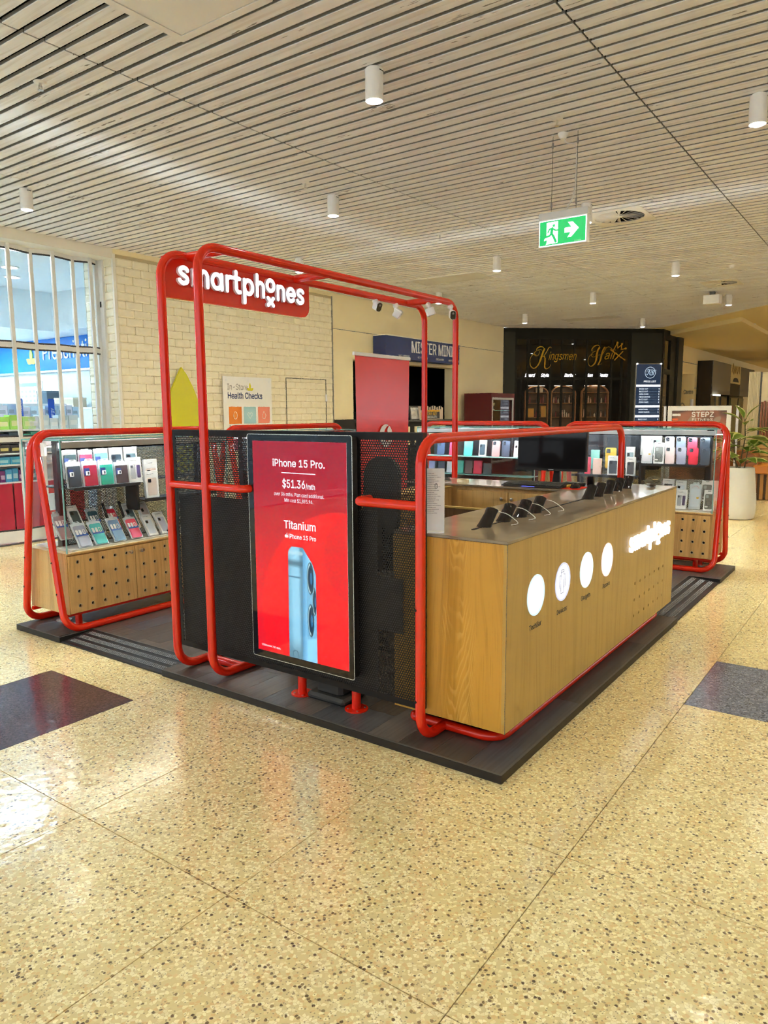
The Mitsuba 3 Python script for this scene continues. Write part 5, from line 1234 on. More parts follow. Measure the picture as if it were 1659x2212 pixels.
for n, (y, w, h, c, l) in enumerate(((11.55, 0.34, 0.30, (76, 86, 92), 'dark paper tray on the dispensary shelf'), (10.85, 0.60, 0.17, (208, 190, 156), 'cardboard box on the dispensary shelf'), (9.75, 0.18, 0.12, (120, 176, 206), 'blue box on the dispensary shelf'))):
    t = thing('shelf_box', l, 'box')
    part(t, 'body', B(4.60, 4.85, y - w / 2, y + w / 2, 1.70, 1.70 + h), col(c)); part(t, 'lid', B(4.595, 4.855, y - w / 2 - 0.004, y + w / 2 + 0.004, 1.70 + h - 0.03, 1.70 + h), col([min(255, k + 20) for k in c]))
ai = thing('medicine_aisle', 'white medicine shelf unit in the middle of the pharmacy', 'shelf unit')
AY = 9.6
part(ai, 'back_panel', B(2.6, 4.1, AY + 0.34, AY + 0.37, 0.004, 1.75), 'm_white')
for z in (0.9, 1.12, 1.34, 1.54): part(ai, 'shelf', B(2.6, 4.1, AY, AY + 0.34, z - 0.02, z), 'm_white')
for x, wds, l in ((3.12, 'Pain Relief', 'upright blue pain relief tag on the medicine shelf'), (3.62, 'Allergy', 'upright blue allergy tag on the medicine shelf'), (2.72, 'Vitamins', 'narrow blue tag at the left of the medicine shelf')):
    t = thing('aisle_tag', l, 'sign')
    part(t, 'blade', put(EX(RR(0.10 if x > 3 else 0.05, 0.46, 0.02), 0.01), FRM((x, AY - 0.03, 1.36))), col((24, 66, 160)))
    if x > 3:
        m = TEXT(wds, 0.052, 0.002); m.apply_transform(trimesh.transformations.rotation_matrix(PI / 2, (0, 0, 1))); m.apply_translation((0.026, 0.08, 0.0105))
        part(t, 'lettering', put(m, FRM((x, AY - 0.03, 1.36))), 'm_white')
for z, hs, cs, ls in ((1.54, (0.12, 0.2), [(222, 216, 224), (196, 214, 228)], ['pink white packet on the medicine shelf', 'ice blue packet on the medicine shelf']), (1.34, (0.09, 0.16), [(120, 160, 210), (210, 220, 232)], ['blue packet on the lower medicine shelf', 'white packet on the lower medicine shelf'])):
    x = 2.64
    while x < 4.05:
        w, h = r2.uniform(0.08, 0.14), r2.uniform(*hs); i = r2.randrange(2)
        t = thing('medicine_pack', ls[i], 'package', 'medicine packs on the aisle shelf')
        part(t, 'carton', B(x, x + w - 0.008, AY + 0.04, AY + 0.18, z, z + h), col(cs[i])); part(t, 'label', B(x + 0.01, x + w * 0.7, AY + 0.0385, AY + 0.04, z + h * 0.3, z + h * 0.6), col(tuple(int(k * 0.6 + 40) for k in cs[i])))
        x += w
# ------------------------------------------------------------------ on the brick wall: leaf sign and health poster
ls = thing('leaf_sign', 'large lime green leaf shape mounted on the brick wall', 'sign')
lf = Polygon([(4.24, 2.235), (4.33, 2.13), (4.43, 1.96), (4.52, 1.76), (4.59, 1.52), (4.62, 1.2), (4.55, 0.95), (4.42, 0.8), (4.22, 0.72), (4.02, 0.80), (3.92, 0.95), (3.88, 1.2), (3.90, 1.45), (3.96, 1.70), (4.06, 1.93)]).buffer(0.02).buffer(-0.02)
M('m_leaf_sign', lin(198, 192, 14), 0.3, 0.5)
part(ls, 'panel', put(EX(lf, 0.035), FRM((0, YB - 0.03, 0))), 'm_leaf_sign')
part(ls, 'standoff', B(4.15, 4.25, YB - 0.03, YB + 0.01, 1.2, 1.3), 'm_alu')
hp = thing('health_poster', 'white In-Store Health Checks poster with coloured squares on the brick wall', 'poster')
HF_ = FRM((5.02, YB - 0.035, 1.05))
part(hp, 'sheet', put(B(0, 1.04, 0, 1.09, 0, 0.012), HF_), 'm_white')
part(hp, 'lettering', put(TEXT('In-Store', 0.088, 0.001, False, 0.86), HF_ @ SH(0.08, 0.89, 0.0125)), 'm_grey')
part(hp, 'lettering', put(TEXT('Health Checks', 0.092, 0.001, True, 0.86), HF_ @ SH(0.08, 0.755, 0.0125)), 'm_navy')
for g in LEAF3: part(hp, 'leaf', put(EX(affinity.scale(g, 0.42, 0.42, origin=(0, 0)), 0.001), HF_ @ SH(0.56, 0.88, 0.0125)), 'm_leaf_sign')
sq = [((216, 118, 40), 'Blood Pressure', 'Evaluation'), ((150, 196, 208), 'Cholesterol', 'Screening'), ((224, 128, 110), 'Diabetes', 'Monitoring'), ((136, 30, 74), '', ''), ((160, 164, 166), '', ''), ((224, 170, 44), '', '')]
for n, (c, a, b) in enumerate(sq):
    x, y = 0.10 + (n % 3) * 0.31, 0.365 - (n // 3) * 0.41
    k = part(hp, 'square', put(EX(sbox(x, y, x + 0.265, y + 0.265), 0.001), HF_ @ SH(0, 0, 0.0122)), col(c, 0.6))
    cx, cy = x + 0.1325, y + 0.13
    ic = [affinity.scale(Point(cx, cy).buffer(0.05), 0.8, 1.2).union(Point(cx, cy).buffer(0.03)), Polygon([(cx, cy - 0.055), (cx - 0.055, cy + 0.01), (cx - 0.04, cy + 0.05), (cx - 0.012, cy + 0.045), (cx, cy + 0.02), (cx + 0.012, cy + 0.045), (cx + 0.04, cy + 0.05), (cx + 0.055, cy + 0.01)]), Polygon([(cx, cy + 0.07), (cx + 0.045, cy), (cx + 0.02, cy - 0.06), (cx - 0.03, cy - 0.05), (cx - 0.045, cy)])][n % 3]
    part(k, 'icon', put(EX(ic.difference(ic.buffer(-0.006)), 0.0006), HF_ @ SH(0, 0, 0.0134)), 'm_white')
    for j, s in enumerate((a, b)):
        if s: part(hp, 'caption', put(TEXT(s, 0.026, 0.0006, center=True), HF_ @ SH(cx, y - 0.045 - j * 0.036, 0.0122)), 'm_ink')
for x, y in ((0.06, 1.03), (0.52, 1.03), (0.98, 1.03), (0.98, 0.38)):
    part(hp, 'screw', put(CYL((x, y, 0.012), (x, y, 0.018), 0.012, 10), HF_), 'm_chrome')

# ------------------------------------------------------------------ key-cutting shop
mmn = thing('shop_sign', 'dark blue projecting MISTER MINIT box sign on the cream wall', 'sign')
part(mmn, 'box', B(8.93, 11.75, YB - 0.30, YB, 2.62, 3.045), 'm_navy')
part(mmn, 'cap', B(8.92, 11.76, YB - 0.305, YB, 3.045, 3.06), 'm_bulkhead')
m = TEXT('MISTER MINIT', 0.23, 0.012, False)
w = m.bounds[1][0] - m.bounds[0][0]
m.apply_transform(np.diag([1.80 / w, 1, 1, 1]))
SGN = FRM((0, YB - 0.302, 0))
part(mmn, 'lettering', put(m, SGN @ SH(9.80, 2.765, 0)), 'm_white')
for x, s in ((9.35, 'SHOE REPAIRS'), (10.05, 'KEY CUTTING'), (10.75, 'ENGRAVING'), (11.28, 'WATCH SERVICE')):
    part(mmn, 'small_lettering', put(TEXT(s, 0.040, 0.004), SGN @ SH(x, 2.665, 0)), 'm_panel_grey')
kc = thing('key_shop_counter', 'dark counter front of the closed key-cutting shop', 'counter')
part(kc, 'body', B(8.32, 12.03, YB - 0.02, YB + 0.55, 0.0, 1.38), 'm_void'); part(kc, 'top', B(8.31, 12.04, YB - 0.05, YB + 0.58, 1.38, 1.41), 'm_dark_grey')
part(kc, 'drop_panel', B(8.9, 10.15, YB - 0.045, YB - 0.02, 0.9, 1.28), 'm_cream_wall'); part(kc, 'drop_panel', B(10.35, 11.6, YB - 0.045, YB - 0.02, 0.9, 1.28), 'm_cream_wall')
for n, (x, w, h, l) in enumerate(((9.35, 0.32, 0.42, 'tall white leaflet stand on the key shop counter'), (10.05, 0.34, 0.28, 'short framed white notice on the key shop counter'))):
    t = thing('counter_notice', l, 'notice')
    part(t, 'card', put(B(-w / 2, w / 2, 0, h, 0, 0.02), FRM((x + 0.5, YB + 0.10, 1.41), (1, 0, 0), 0.12)), 'm_paper')
    part(t, 'frame', put(EX(sbox(-w / 2 - 0.02, -0.0, w / 2 + 0.02, h + 0.02).difference(sbox(-w / 2 + 0.015, 0.02, w / 2 - 0.015, h - 0.015)), 0.024), FRM((x + 0.5, YB + 0.10, 1.41), (1, 0, 0), 0.12)), 'm_dark_grey')
    for k in range(7): part(t, 'print_line', put(B(-w * 0.38, w * (0.1 + 0.05 * (k % 4)), h * 0.88 - k * h * 0.11, h * 0.90 - k * h * 0.11, 0.0205, 0.022), FRM((x + 0.5, YB + 0.10, 1.41), (1, 0, 0), 0.12)), 'm_grey')
ck = thing('car_key_display', 'counter display card reading CAR KEY SPECIALISTS', 'display card')
KF_ = FRM((10.66, YB + 0.05, 1.412))
part(ck, 'card', put(EX(Polygon([(0, 0), (0.95, 0), (0.95, 0.26), (0.85, 0.30), (0.7, 0.27), (0.55, 0.31), (0.4, 0.27), (0.22, 0.31), (0.1, 0.29), (-0.06, 0.29)]), 0.02), KF_), col((226, 206, 186)))
part(ck, 'black_field', put(B(0.24, 0.80, 0.02, 0.17, 0.0202, 0.022), KF_), 'm_ink'); part(ck, 'yellow_band', put(B(0.24, 0.80, 0.172, 0.21, 0.0202, 0.022), KF_), col((230, 176, 40)))
m = TEXT('CAR KEY', 0.062, 0.001, True); w = m.bounds[1][0] - m.bounds[0][0]; m.apply_transform(np.diag([0.42 / w, 1, 1, 1]))
part(ck, 'lettering', put(m, KF_ @ SH(0.27, 0.098, 0.0222)), col((236, 190, 70)))
m = TEXT('SPECIALISTS', 0.045, 0.001, True); w = m.bounds[1][0] - m.bounds[0][0]; m.apply_transform(np.diag([0.42 / w, 1, 1, 1]))
part(ck, 'lettering', put(m, KF_ @ SH(0.27, 0.036, 0.0222)), 'm_white')
for k in range(9): part(ck, 'key_picture', put(EX(RR(0.032, 0.085, 0.014, 0.04 + 0.10 * k, 0.205 + 0.012 * (k % 3)), 0.006), KF_ @ SH(0, 0, 0.02)), 'm_ink')
for a, b in ((0.02, 0.22),): part(ck, 'picture', put(B(a, b, 0.03, 0.16, 0.0202, 0.022), KF_), col((214, 150, 104)))
for k, z in enumerate((1.55, 1.85, 2.15)):
    t = thing('machine_silhouette', ['dark engraving machine on the unlit shop shelf', 'dark boxes on the unlit shop shelf', 'dark rack high in the unlit shop'][k], 'machine')
    part(t, 'body', RB(10.2 + 0.3 * k, 11.4, YB + 1.3, YB + 1.6, z - 0.14, z + 0.04, 0.02), 'm_dark_grey'); part(t, 'knob', CYL((10.8, YB + 1.28, z - 0.05), (10.8, YB + 1.31, z - 0.05), 0.04, 14), 'm_grey')
M('m_maroon', lin(64, 14, 20), 0.4, 0.4)
rcab = thing('red_cabinet', 'dark maroon display cabinet with a glass front in front of the cream wall', 'cabinet')
cx0, cx1, cy0, cy1 = 12.35, 13.55, 6.45, 7.15
part(rcab, 'carcass', merge(B(cx0, cx0 + 0.04, cy0, cy1, 0, 2.0), B(cx1 - 0.04, cx1, cy0, cy1, 0, 2.0), B(cx0 + 0.04, cx1 - 0.04, cy0, cy1, 1.90, 2.0), B(cx0 + 0.04, cx1 - 0.04, cy1 - 0.04, cy1, 0, 1.9), B(cx0 + 0.04, cx1 - 0.04, cy0, cy1, 0, 0.4)), 'm_maroon')
part(rcab, 'lining', B(cx0 + 0.05, cx1 - 0.05, cy1 - 0.06, cy1 - 0.045, 0.42, 1.88), col((126, 120, 96)))
for z in (0.9, 1.35, 1.60): part(rcab, 'glass_shelf', B(cx0 + 0.05, cx1 - 0.05, cy0 + 0.1, cy1 - 0.07, z, z + 0.008), 'm_glass_edge')
part(rcab, 'door_frame', put(EX(sbox(cx0 + 0.04, 0.4, cx1 - 0.04, 1.9).difference(sbox(cx0 + 0.09, 0.45, cx1 - 0.09, 1.85)), 0.02), FRM((0, cy0 + 0.02, 0))), 'm_alu')
q = trimesh.Trimesh([(cx0 + 0.09, cy0 + 0.012, 0.45), (cx1 - 0.09, cy0 + 0.012, 0.45), (cx1 - 0.09, cy0 + 0.012, 1.85), (cx0 + 0.09, cy0 + 0.012, 1.85)], [[0, 1, 2], [0, 2, 3]], process=False)
part(rcab, 'glass', q, 'm_pane')
solo('trophy', put(LATHE([(0, 0), (0.05, 0), (0.05, 0.02), (0.015, 0.04), (0.015, 0.08), (0.05, 0.12), (0.06, 0.17), (0.05, 0.17), (0, 0.10)], 16), SH(13.0, 6.75, 1.61)), 'm_chrome', 'small silver cup inside the maroon cabinet', 'cup', 40)

# ------------------------------------------------------------------ black hair salon on the diagonal
SA, SE = np.array([14.495, 7.445, 0.0]), np.array([0.6803, -0.7329, 0.0])
SFm = FRM(SA, SE)
M('m_salon', (0.004, 0.0045, 0.004), 0.6, 0.1)
M('m_salon_grey', (0.014, 0.016, 0.015), 0.6, 0.1)
struct('wall_salon', put(merge(B(-0.05, 0.525, 0, CEIL, -0.3, 0), B(0.525, 3.61, 3.42, CEIL, -0.3, 0), B(3.61, 4.56, 0, CEIL, -0.3, -0.02)), SFm), 'm_salon', 'black front of the hair salon')
struct('trim_7', put(merge(B(0.06, 0.50, 0, 3.60, 0, 0.03), B(3.66, 4.50, 0, 3.6, -0.02, 0.005)), SFm), 'm_salon_grey', 'dark grey pilasters of the salon front')
struct('wall_salon_back', put(B(-0.5, 5.0, 0, CEIL, -2.6, -2.5), SFm), 'm_salon'); struct('wall_salon_inner', put(merge(B(-0.2, -0.1, 0, CEIL, -2.5, -0.3), B(4.6, 4.7, 0, CEIL, -2.5, -0.3), B(-0.2, 4.7, 3.5, CEIL, -2.5, -0.3)), SFm), 'm_salon')
sal = thing('salon_shutter', 'black folding glass shutter of the closed hair salon', 'shutter')
for k, s in enumerate((0.54, 0.86, 1.16, 1.47, 1.78, 2.12, 2.46, 2.80, 3.14, 3.42, 3.60)):
    part(sal, 'bar', put(B(s - 0.025, s + 0.025, 0, 3.42, -0.05, -0.01), SFm), 'm_salon')
for z in (0.05, 1.0, 2.42): part(sal, 'rail', put(B(0.54, 3.60, z - 0.03, z + 0.03, -0.045, -0.015), SFm), 'm_salon')
q = trimesh.Trimesh([(0.54, 0.05, -0.03), (3.60, 0.05, -0.03), (3.60, 3.42, -0.03), (0.54, 3.42, -0.03)], [[0, 1, 2], [0, 2, 3]], process=False)
part(sal, 'glass', put(q, SFm), 'm_pane')
# gold script lettering
sl = thing('salon_lettering', 'gold script lettering of the hair salon on the dark glass', 'lettering')
def ink(pts, w): # a pen stroke whose width follows w along a smooth line
    p = np.array(pts, float)
    t = np.linspace(0, 1, len(p)); tt = np.linspace(0, 1, len(p) * 8)
    from scipy.interpolate import CubicSpline
    q = CubicSpline(t, p)(tt); ww = np.interp(tt, np.linspace(0, 1, len(w)), w)
    return unary_union([LineString(q[i:i + 2]).buffer((ww[i] + ww[i + 1]) / 4) for i in range(len(q) - 1)])
def cap_swash(g): return unary_union(g)
Kc = cap_swash([ink([(0.50, 0.62), (0.30, 0.60), (0.18, 0.46), (0.30, 0.38), (0.40, 0.50), (0.36, 0.62)], [0.012, 0.02, 0.016, 0.012]), ink([(0.60, 0.70), (0.46, 0.76), (0.32, 0.70), (0.30, 0.62)], [0.012, 0.05, 0.02]), ink([(0.62, 0.66), (0.50, 0.34), (0.40, 0.08), (0.22, -0.12), (0.04, -0.02), (0.02, 0.26), (0.14, 0.44), (0.28, 0.40)], [0.07, 0.07, 0.05, 0.03, 0.016, 0.016, 0.014]),
               ink([(0.92, 0.70), (0.82, 0.72), (0.70, 0.52), (0.56, 0.36)], [0.014, 0.03, 0.03, 0.02]), ink([(0.56, 0.36), (0.66, 0.20), (0.66, -0.10), (0.80, -0.12), (0.90, 0.02)], [0.03, 0.06, 0.03, 0.014])])
Hc = cap_swash([ink([(0.42, 0.50), (0.24, 0.48), (0.16, 0.34), (0.28, 0.28), (0.36, 0.42)], [0.012, 0.02, 0.014, 0.012]), ink([(0.52, 0.70), (0.36, 0.76), (0.20, 0.64), (0.20, 0.52)], [0.012, 0.05, 0.02]), ink([(0.50, 0.66), (0.40, 0.36), (0.34, 0.06), (0.14, -0.10), (0.02, 0.10), (0.10, 0.34), (0.24, 0.36)], [0.07, 0.07, 0.05, 0.016, 0.014, 0.012]),
               ink([(0.74, 0.68), (0.62, 0.40), (0.54, 0.10), (0.46, -0.04), (0.62, 0.0)], [0.06, 0.07, 0.06, 0.03, 0.012]), ink([(0.30, 0.28), (0.48, 0.36), (0.66, 0.42), (0.78, 0.62), (0.92, 0.70), (1.10, 0.56)], [0.012, 0.02, 0.02, 0.012])])
SC = 0.62
part(sl, 'letter', put(EX(affinity.affine_transform(Kc, [SC, 0, 0, SC, 0.90, 2.76]), 0.012), SFm), 'm_gold')
part(sl, 'letter', put(EX(affinity.affine_transform(Hc, [SC, 0, 0, SC, 2.46, 2.80]), 0.012), SFm), 'm_gold')
def word(s, x, z, h, wd, shear=0.35):
    m = TEXT(s, h, 0.012, False, 1.0, shear)
    m.apply_translation((-m.bounds[0][0], 0, 0)); m.apply_transform(np.diag([wd / m.bounds[1][0], 1, 1, 1]))
    part(sl, 'word', put(m, SFm @ SH(x, z, 0)), 'm_gold')
word('ingsmen', 1.40, 2.90, 0.20, 0.76); word('air', 2.92, 2.92, 0.22, 0.34)
cr = unary_union([LineString([(0, 0), (0.02, 0.18), (0.09, 0.08), (0.15, 0.20), (0.19, 0.08), (0.28, 0.14)]).buffer(0.012)] + [Point(p).buffer(0.026) for p in ((0.02, 0.20), (0.15, 0.22), (0.29, 0.15))])
part(sl, 'crown', put(EX(affinity.rotate(cr, -22), 0.012), SFm @ SH(3.20, 3.10, 0)), 'm_gold')
part(sl, 'scissors', put(EX(unary_union([LineString([(0, 0.26), (0.40, 0.0)]).buffer(0.014), LineString([(0.12, 0.0), (0.34, 0.22)]).buffer(0.014)]), 0.012), SFm @ SH(3.08, 2.90, 0)), 'm_gold')
# lit product niches in the back of the salon
M('m_niche', lin(150, 112, 84), 0.6, 0.2)
M('m_niche_wood', lin(176, 126, 84), 0.5, 0.3)
r3 = random.Random(5)
for n, (s0, s1) in enumerate(((1.06, 1.72), (1.80, 2.50), (2.66, 3.44))):
    t = thing('product_niche', ['left arched shelf niche inside the salon', 'middle arched shelf niche inside the salon', 'right arched shelf niche inside the salon'][n], 'shelf niche')
    cx, hw = (s0 + s1) / 2, (s1 - s0) / 2
    arch = [(cx + hw * math.cos(a), 2.05 + hw * 0.62 * math.sin(a)) for a in np.linspace(0, PI, 17)]
    outer = Polygon([(s1, 0.6)] + arch + [(s0, 0.6)])
    part(t, 'arch_frame', put(EX(outer.difference(outer.buffer(-0.022)), 0.10, -0.90), SFm), 'm_niche_wood')
    part(t, 'back', put(EX(outer.buffer(-0.02), 0.01, -0.92), SFm), 'm_oak_dark')
    for z in (1.05, 1.42, 1.80, 2.08): part(t, 'shelf', put(B(s0 + 0.02, s1 - 0.02, z - 0.012, z, -0.91, -0.72), SFm), 'm_niche_wood')
    part(t, 'light_strip', put(B(s0 + 0.10, s1 - 0.10, 2.26, 2.266, -0.88, -0.86), SFm), 'm_lens', e=emit((22, 15, 8.5), 0.3))
    for z in (1.42, 1.80):
        x = s0 + 0.07
        while x < s1 - 0.06:
            if r3.random() < 0.72:
                h = r3.uniform(0.10, 0.22)
                b = thing('salon_bottle', 'small warm-lit bottle in the salon niches', 'bottle', 'bottles in the salon niches')
                mt = r3.choice([col((196, 156, 130)), col((120, 44, 40)), col((40, 36, 34)), col((206, 190, 170))])
                part(b, 'body', put(LATHE([(0, 0), (0.022, 0), (0.022, h * 0.65), (0.009, h * 0.78), (0.009, h), (0, h)], 8), SFm @ SH(x, z, -0.80) @ trimesh.transformations.rotation_matrix(-PI / 2, (1, 0, 0))), mt, 40)
                part(b, 'cap', put(CYL((0, 0, h), (0, 0, h + 0.02), 0.012, 8), SFm @ SH(x, z, -0.80) @ trimesh.transformations.rotation_matrix(-PI / 2, (1, 0, 0))), 'm_black')
            x += 0.062
for n, (x, z, w, h, c, l) in enumerate(((1.10, 1.425, 0.20, 0.24, (214, 158, 70), 'amber box in the left salon niche'), (1.50, 1.425, 0.12, 0.30, (206, 150, 62), 'amber carton beside the gold frame in the salon'), (1.62, 1.425, 0.02, 0.30, (196, 166, 80), 'gold picture frame in the left salon niche'), (1.36, 2.085, 0.18, 0.13, (214, 196, 170), 'cream box at the top of the left salon niche'))):
    b = thing('salon_box', l, 'box')
    part(b, 'carton', put(B(x, x + w, z, z + h, -0.86, -0.76), SFm), col(c)); part(b, 'lid', put(B(x, x + w, z + h - 0.02, z + h, -0.865, -0.755), SFm), col([k * 0.8 for k in c]))
for n, (x, s) in enumerate(((1.20, 'Beard'), (1.62, 'Style'), (2.32, 'Barber'), (2.86, 'Men'), (3.26, 'Gents'))):
    t = solo('neon_word', put(TEXT(s, 0.085, 0.01, True, 0.85, 0.3, center=True), SFm @ SH(x - 0.05, 2.50, -0.70)), 'm_lens', f'white glowing word {s} inside the salon', 'neon sign', e=emit((1.6, 1.6, 1.7), 0.05))
# lit price board
pb = thing('price_board', 'lit navy price list board with white bars beside the salon', 'sign')
PBm = SFm @ SH(3.80, 0.95, 0.05)
part(pb, 'case', put(RB(-0.02, 0.70, -0.02, 1.86, -0.05, -0.002, 0.004), SFm @ SH(3.80, 0.95, 0.05)), 'm_alu')
M('m_board', (0.02, 0.03, 0.05), 0.1, 0.5)
part(pb, 'panel', put(B(0, 0.68, 0, 1.84, -0.001, 0.002), PBm), 'm_board', e=emit((0.006, 0.016, 0.040), 0.02))
rows_ = [('b', 1.28), ('l', 1.20), ('l', 1.13), ('l', 1.06), ('l', 0.99), ('l', 0.92), ('l', 0.85), ('b', 0.74), ('l', 0.66), ('l', 0.59), ('b', 0.48), ('l', 0.40), ('l', 0.33), ('l', 0.26), ('b', 0.15), ('l', 0.07)]
for kd, y in rows_:
    if kd == 'b': part(pb, 'bar', put(B(0.0, 0.68, y - 0.03, y + 0.03, 0.0022, 0.003), PBm), 'm_board', e=emit((1.0, 1.02, 1.05), 0.03))
    else:
        m = TEXT(['BUZZ CUT', 'ZERO FADE', 'SKIN FADE', 'HEAD SHAVE'][int(y * 100) % 4], 0.036, 0.0008, True)
        part(pb, 'line', put(m, PBm @ SH(0.09, y - 0.018, 0.0022)), 'm_board', e=emit((0.75, 0.85, 0.95), 0.01))
        part(pb, 'price', put(TEXT('$', 0.034, 0.0008, True), PBm @ SH(0.63, y - 0.018, 0.0022)), 'm_board', e=emit((0.75, 0.85, 0.95), 0.01))
        part(pb, 'rule', put(B(0.34, 0.60, y - 0.004, y, 0.0022, 0.0026), PBm), 'm_board', e=emit((0.12, 0.2, 0.3), 0.01))
part(pb, 'lettering', put(TEXT('PRICE LIST', 0.045, 0.0008, True, center=True), PBm @ SH(0.38, 1.37, 0.0022)), 'm_board', e=emit((0.95, 0.98, 1.0), 0.02))
part(pb, 'emblem_ring', put(EX(Point(0.38, 1.62).buffer(0.15).difference(Point(0.38, 1.62).buffer(0.138)), 0.0008, 0.0022), PBm), 'm_board', e=emit((0.5, 0.6, 0.7), 0.02))
part(pb, 'emblem', put(EX(affinity.affine_transform(unary_union([Kc, affinity.translate(Hc, 0.72, -0.1)]), [0.17, 0, 0, 0.17, 0.255, 1.585]), 0.001, 0.0022), PBm), 'm_board', e=emit((0.6, 0.8, 1.0), 0.02))
for x, y in ((0.01, 1.85), (0.01, 0.0), (0.67, 1.85)): part(pb, 'corner_light', put(CYL((x, y, 0.002), (x, y, 0.02), 0.022, 12), PBm), 'm_lens', e=emit((3, 3, 3), 0.02))
# salon side and column, along y = 4.15
struct('wall_salon_side', merge(B(17.60, 19.40, 4.12, 4.40, 3.45, CEIL), B(17.60, 17.75, 4.12, 4.4, 0, CEIL), B(18.35, 18.85, 4.12, 4.4, 0, CEIL), B(17.75, 18.35, 4.12, 4.2, 2.55, 2.68), B(17.75, 18.35, 4.38, 4.4, 0, CEIL)), 'm_salon', 'black side wall of the salon')
struct('trim_8', B(18.95, 19.45, 4.06, 4.55, 0, CEIL), 'm_salon_grey', 'dark corner column of the salon')
q = trimesh.Trimesh([(17.75, 4.16, 0), (18.35, 4.16, 0), (18.35, 4.16, 3.45), (17.75, 4.16, 3.45)], [[0, 1, 2], [0, 2, 3]], process=False)
struct('window_1', q, 'm_pane', 'narrow side window of the salon')
for k, (z, h) in enumerate(((1.45, 0.10), (1.70, 0.16), (1.98, 0.12))):
    b = thing('salon_tool', ['lowest pale bottle in the salon side window', 'middle pale bottle in the salon side window', 'top pale bottle in the salon side window'][k], 'bottle')
    part(b, 'body', CYL((18.05, 4.28, z), (18.05, 4.28, z + h), 0.05, 12), 'm_white', 40); part(b, 'cap', CYL((18.05, 4.28, z + h), (18.05, 4.28, z + h + 0.03), 0.03, 12), 'm_white', 40)
    solo('small_shelf', B(17.76, 18.34, 4.22, 4.37, z - 0.015, z), 'm_salon_grey', ['lowest dark shelf in the salon side window', 'middle dark shelf in the salon side window', 'top dark shelf in the salon side window'][k], 'shelf')
# ------------------------------------------------------------------ far corridor on the right
struct('wall_corridor', B(19.4, 46, 4.61, 4.76, 0, CEIL), 'm_corridor', 'warm cream wall of the far corridor')
struct('trim_9', B(19.5, 23.7, 4.592, 4.605, 3.08, 3.10), 'm_grey', 'panel joint on the far cream wall')
struct('trim_10', B(22.6, 23.7, 4.585, 4.605, 2.30, 2.33), 'm_grey', 'dark line on the far cream wall')
struct('wall_end', B(45.9, 46, -16, 4.75, 0, CEIL), 'm_corridor')
for n, (x, y) in enumerate(((17.8, 2.1), (20.6, 1.7), (22.5, 0.9), (20.0, -2.5), (25.0, 1.5), (29.0, 1.5), (26, -3), (33.0, 1.5))):
    d = thing('corridor_downlight', f'{["nearest", "second", "third", "off-view", "fifth", "sixth", "seventh", "last"][n]} flush round downlight in the corridor ceiling', 'ceiling light')
    z = CEIL - 0.10 if x - y > 18.6 and y > 2.0 else CEIL
    part(d, 'rim', put(EX(Point(0, 0).buffer(0.13, quad_segs=8).difference(Point(0, 0).buffer(0.10, quad_segs=8)), 0.012), SH(x, y, z - 0.012)), 'm_white')
    part(d, 'lens', CYL((x, y, z - 0.010), (x, y, z + 0.005), 0.10, 18), 'm_lens', e=emit([c * 0.28 for c in CORRIDOR_LIGHT], 0.5))
sh_ = thing('far_shop_sign', 'dark grey projecting fascia box of the far corridor shops', 'sign')
part(sh_, 'end_panel', B(23.68, 23.72, 4.14, 4.60, 0.0, 3.22), 'm_black')
part(sh_, 'fascia', B(23.72, 26.7, 4.12, 4.60, 2.12, 3.22), col((84, 84, 80)))
part(sh_, 'light_panel', B(26.7, 28.6, 4.12, 4.60, 2.55, 3.22), col((196, 178, 124)))
part(sh_, 'black_panel', B(26.7, 28.6, 4.13, 4.60, 2.10, 2.55), 'm_black')
part(sh_, 'fascia', B(28.6, 31.6, 4.12, 4.60, 2.12, 3.22), col((78, 78, 75)))
for x0, s, h, z, c in ((23.85, 'BAKERY', 0.16, 2.9, (150, 128, 70)), (24.6, 'BAKED DAILY', 0.10, 2.62, (170, 170, 166)), (26.95, 'Butter', 0.26, 2.95, (136, 108, 44)), (26.95, 'Fields', 0.26, 2.72, (136, 108, 44)), (29.3, 'COFFEE', 0.16, 2.75, (104, 104, 100))):
    pass
part(sh_, 'scribble', put(EX(unary_union([ink([(0, 0.1), (0.2, 0.34), (0.3, 0.05), (0.5, 0.3), (0.6, 0.1), (0.8, 0.3), (0.95, 0.08), (1.2, 0.28), (1.4, 0.1)], [0.05, 0.06, 0.05])]), 0.01), FRM((26.9, 4.118, 2.86))), col((130, 104, 44)))
part(sh_, 'cap_mark', put(EX(Polygon([(0, 0), (1.1, 0), (1.0, 0.08), (0.8, 0.14), (0.5, 0.15), (0.2, 0.13)]), 0.01), FRM((27.1, 4.118, 2.62))), 'm_ink')
part(sh_, 'spot_light', B(23.74, 24.6, 4.02, 4.10, 2.06, 2.11), 'm_lens', e=emit((5, 4.8, 4), 0.05))
sf = thing('shop_facade', 'dark glazed shop front below the grey fascia', 'shop front')
part(sf, 'dark_wall', B(23.72, 31.6, 4.50, 4.60, 0, 2.12), col((40, 42, 30)))
for k, (x0, x1, c) in enumerate(((24.1, 25.6, (20, 26, 22)), (26.1, 26.5, (120, 116, 90)), (27.0, 28.0, (24, 24, 22)), (28.8, 30.2, (74, 80, 52)), (30.4, 31.5, (56, 62, 44)))):
    part(sf, 'pane', B(x0, x1, 4.46, 4.50, 0.3, 2.05), col(c, 0.15))
part(sf, 'mullion', B(28.3, 28.5, 4.44, 4.5, 0, 2.12), 'm_black'); part(sf, 'poster', B(28.9, 29.2, 4.45, 4.46, 1.4, 1.75), col((130, 44, 40)))
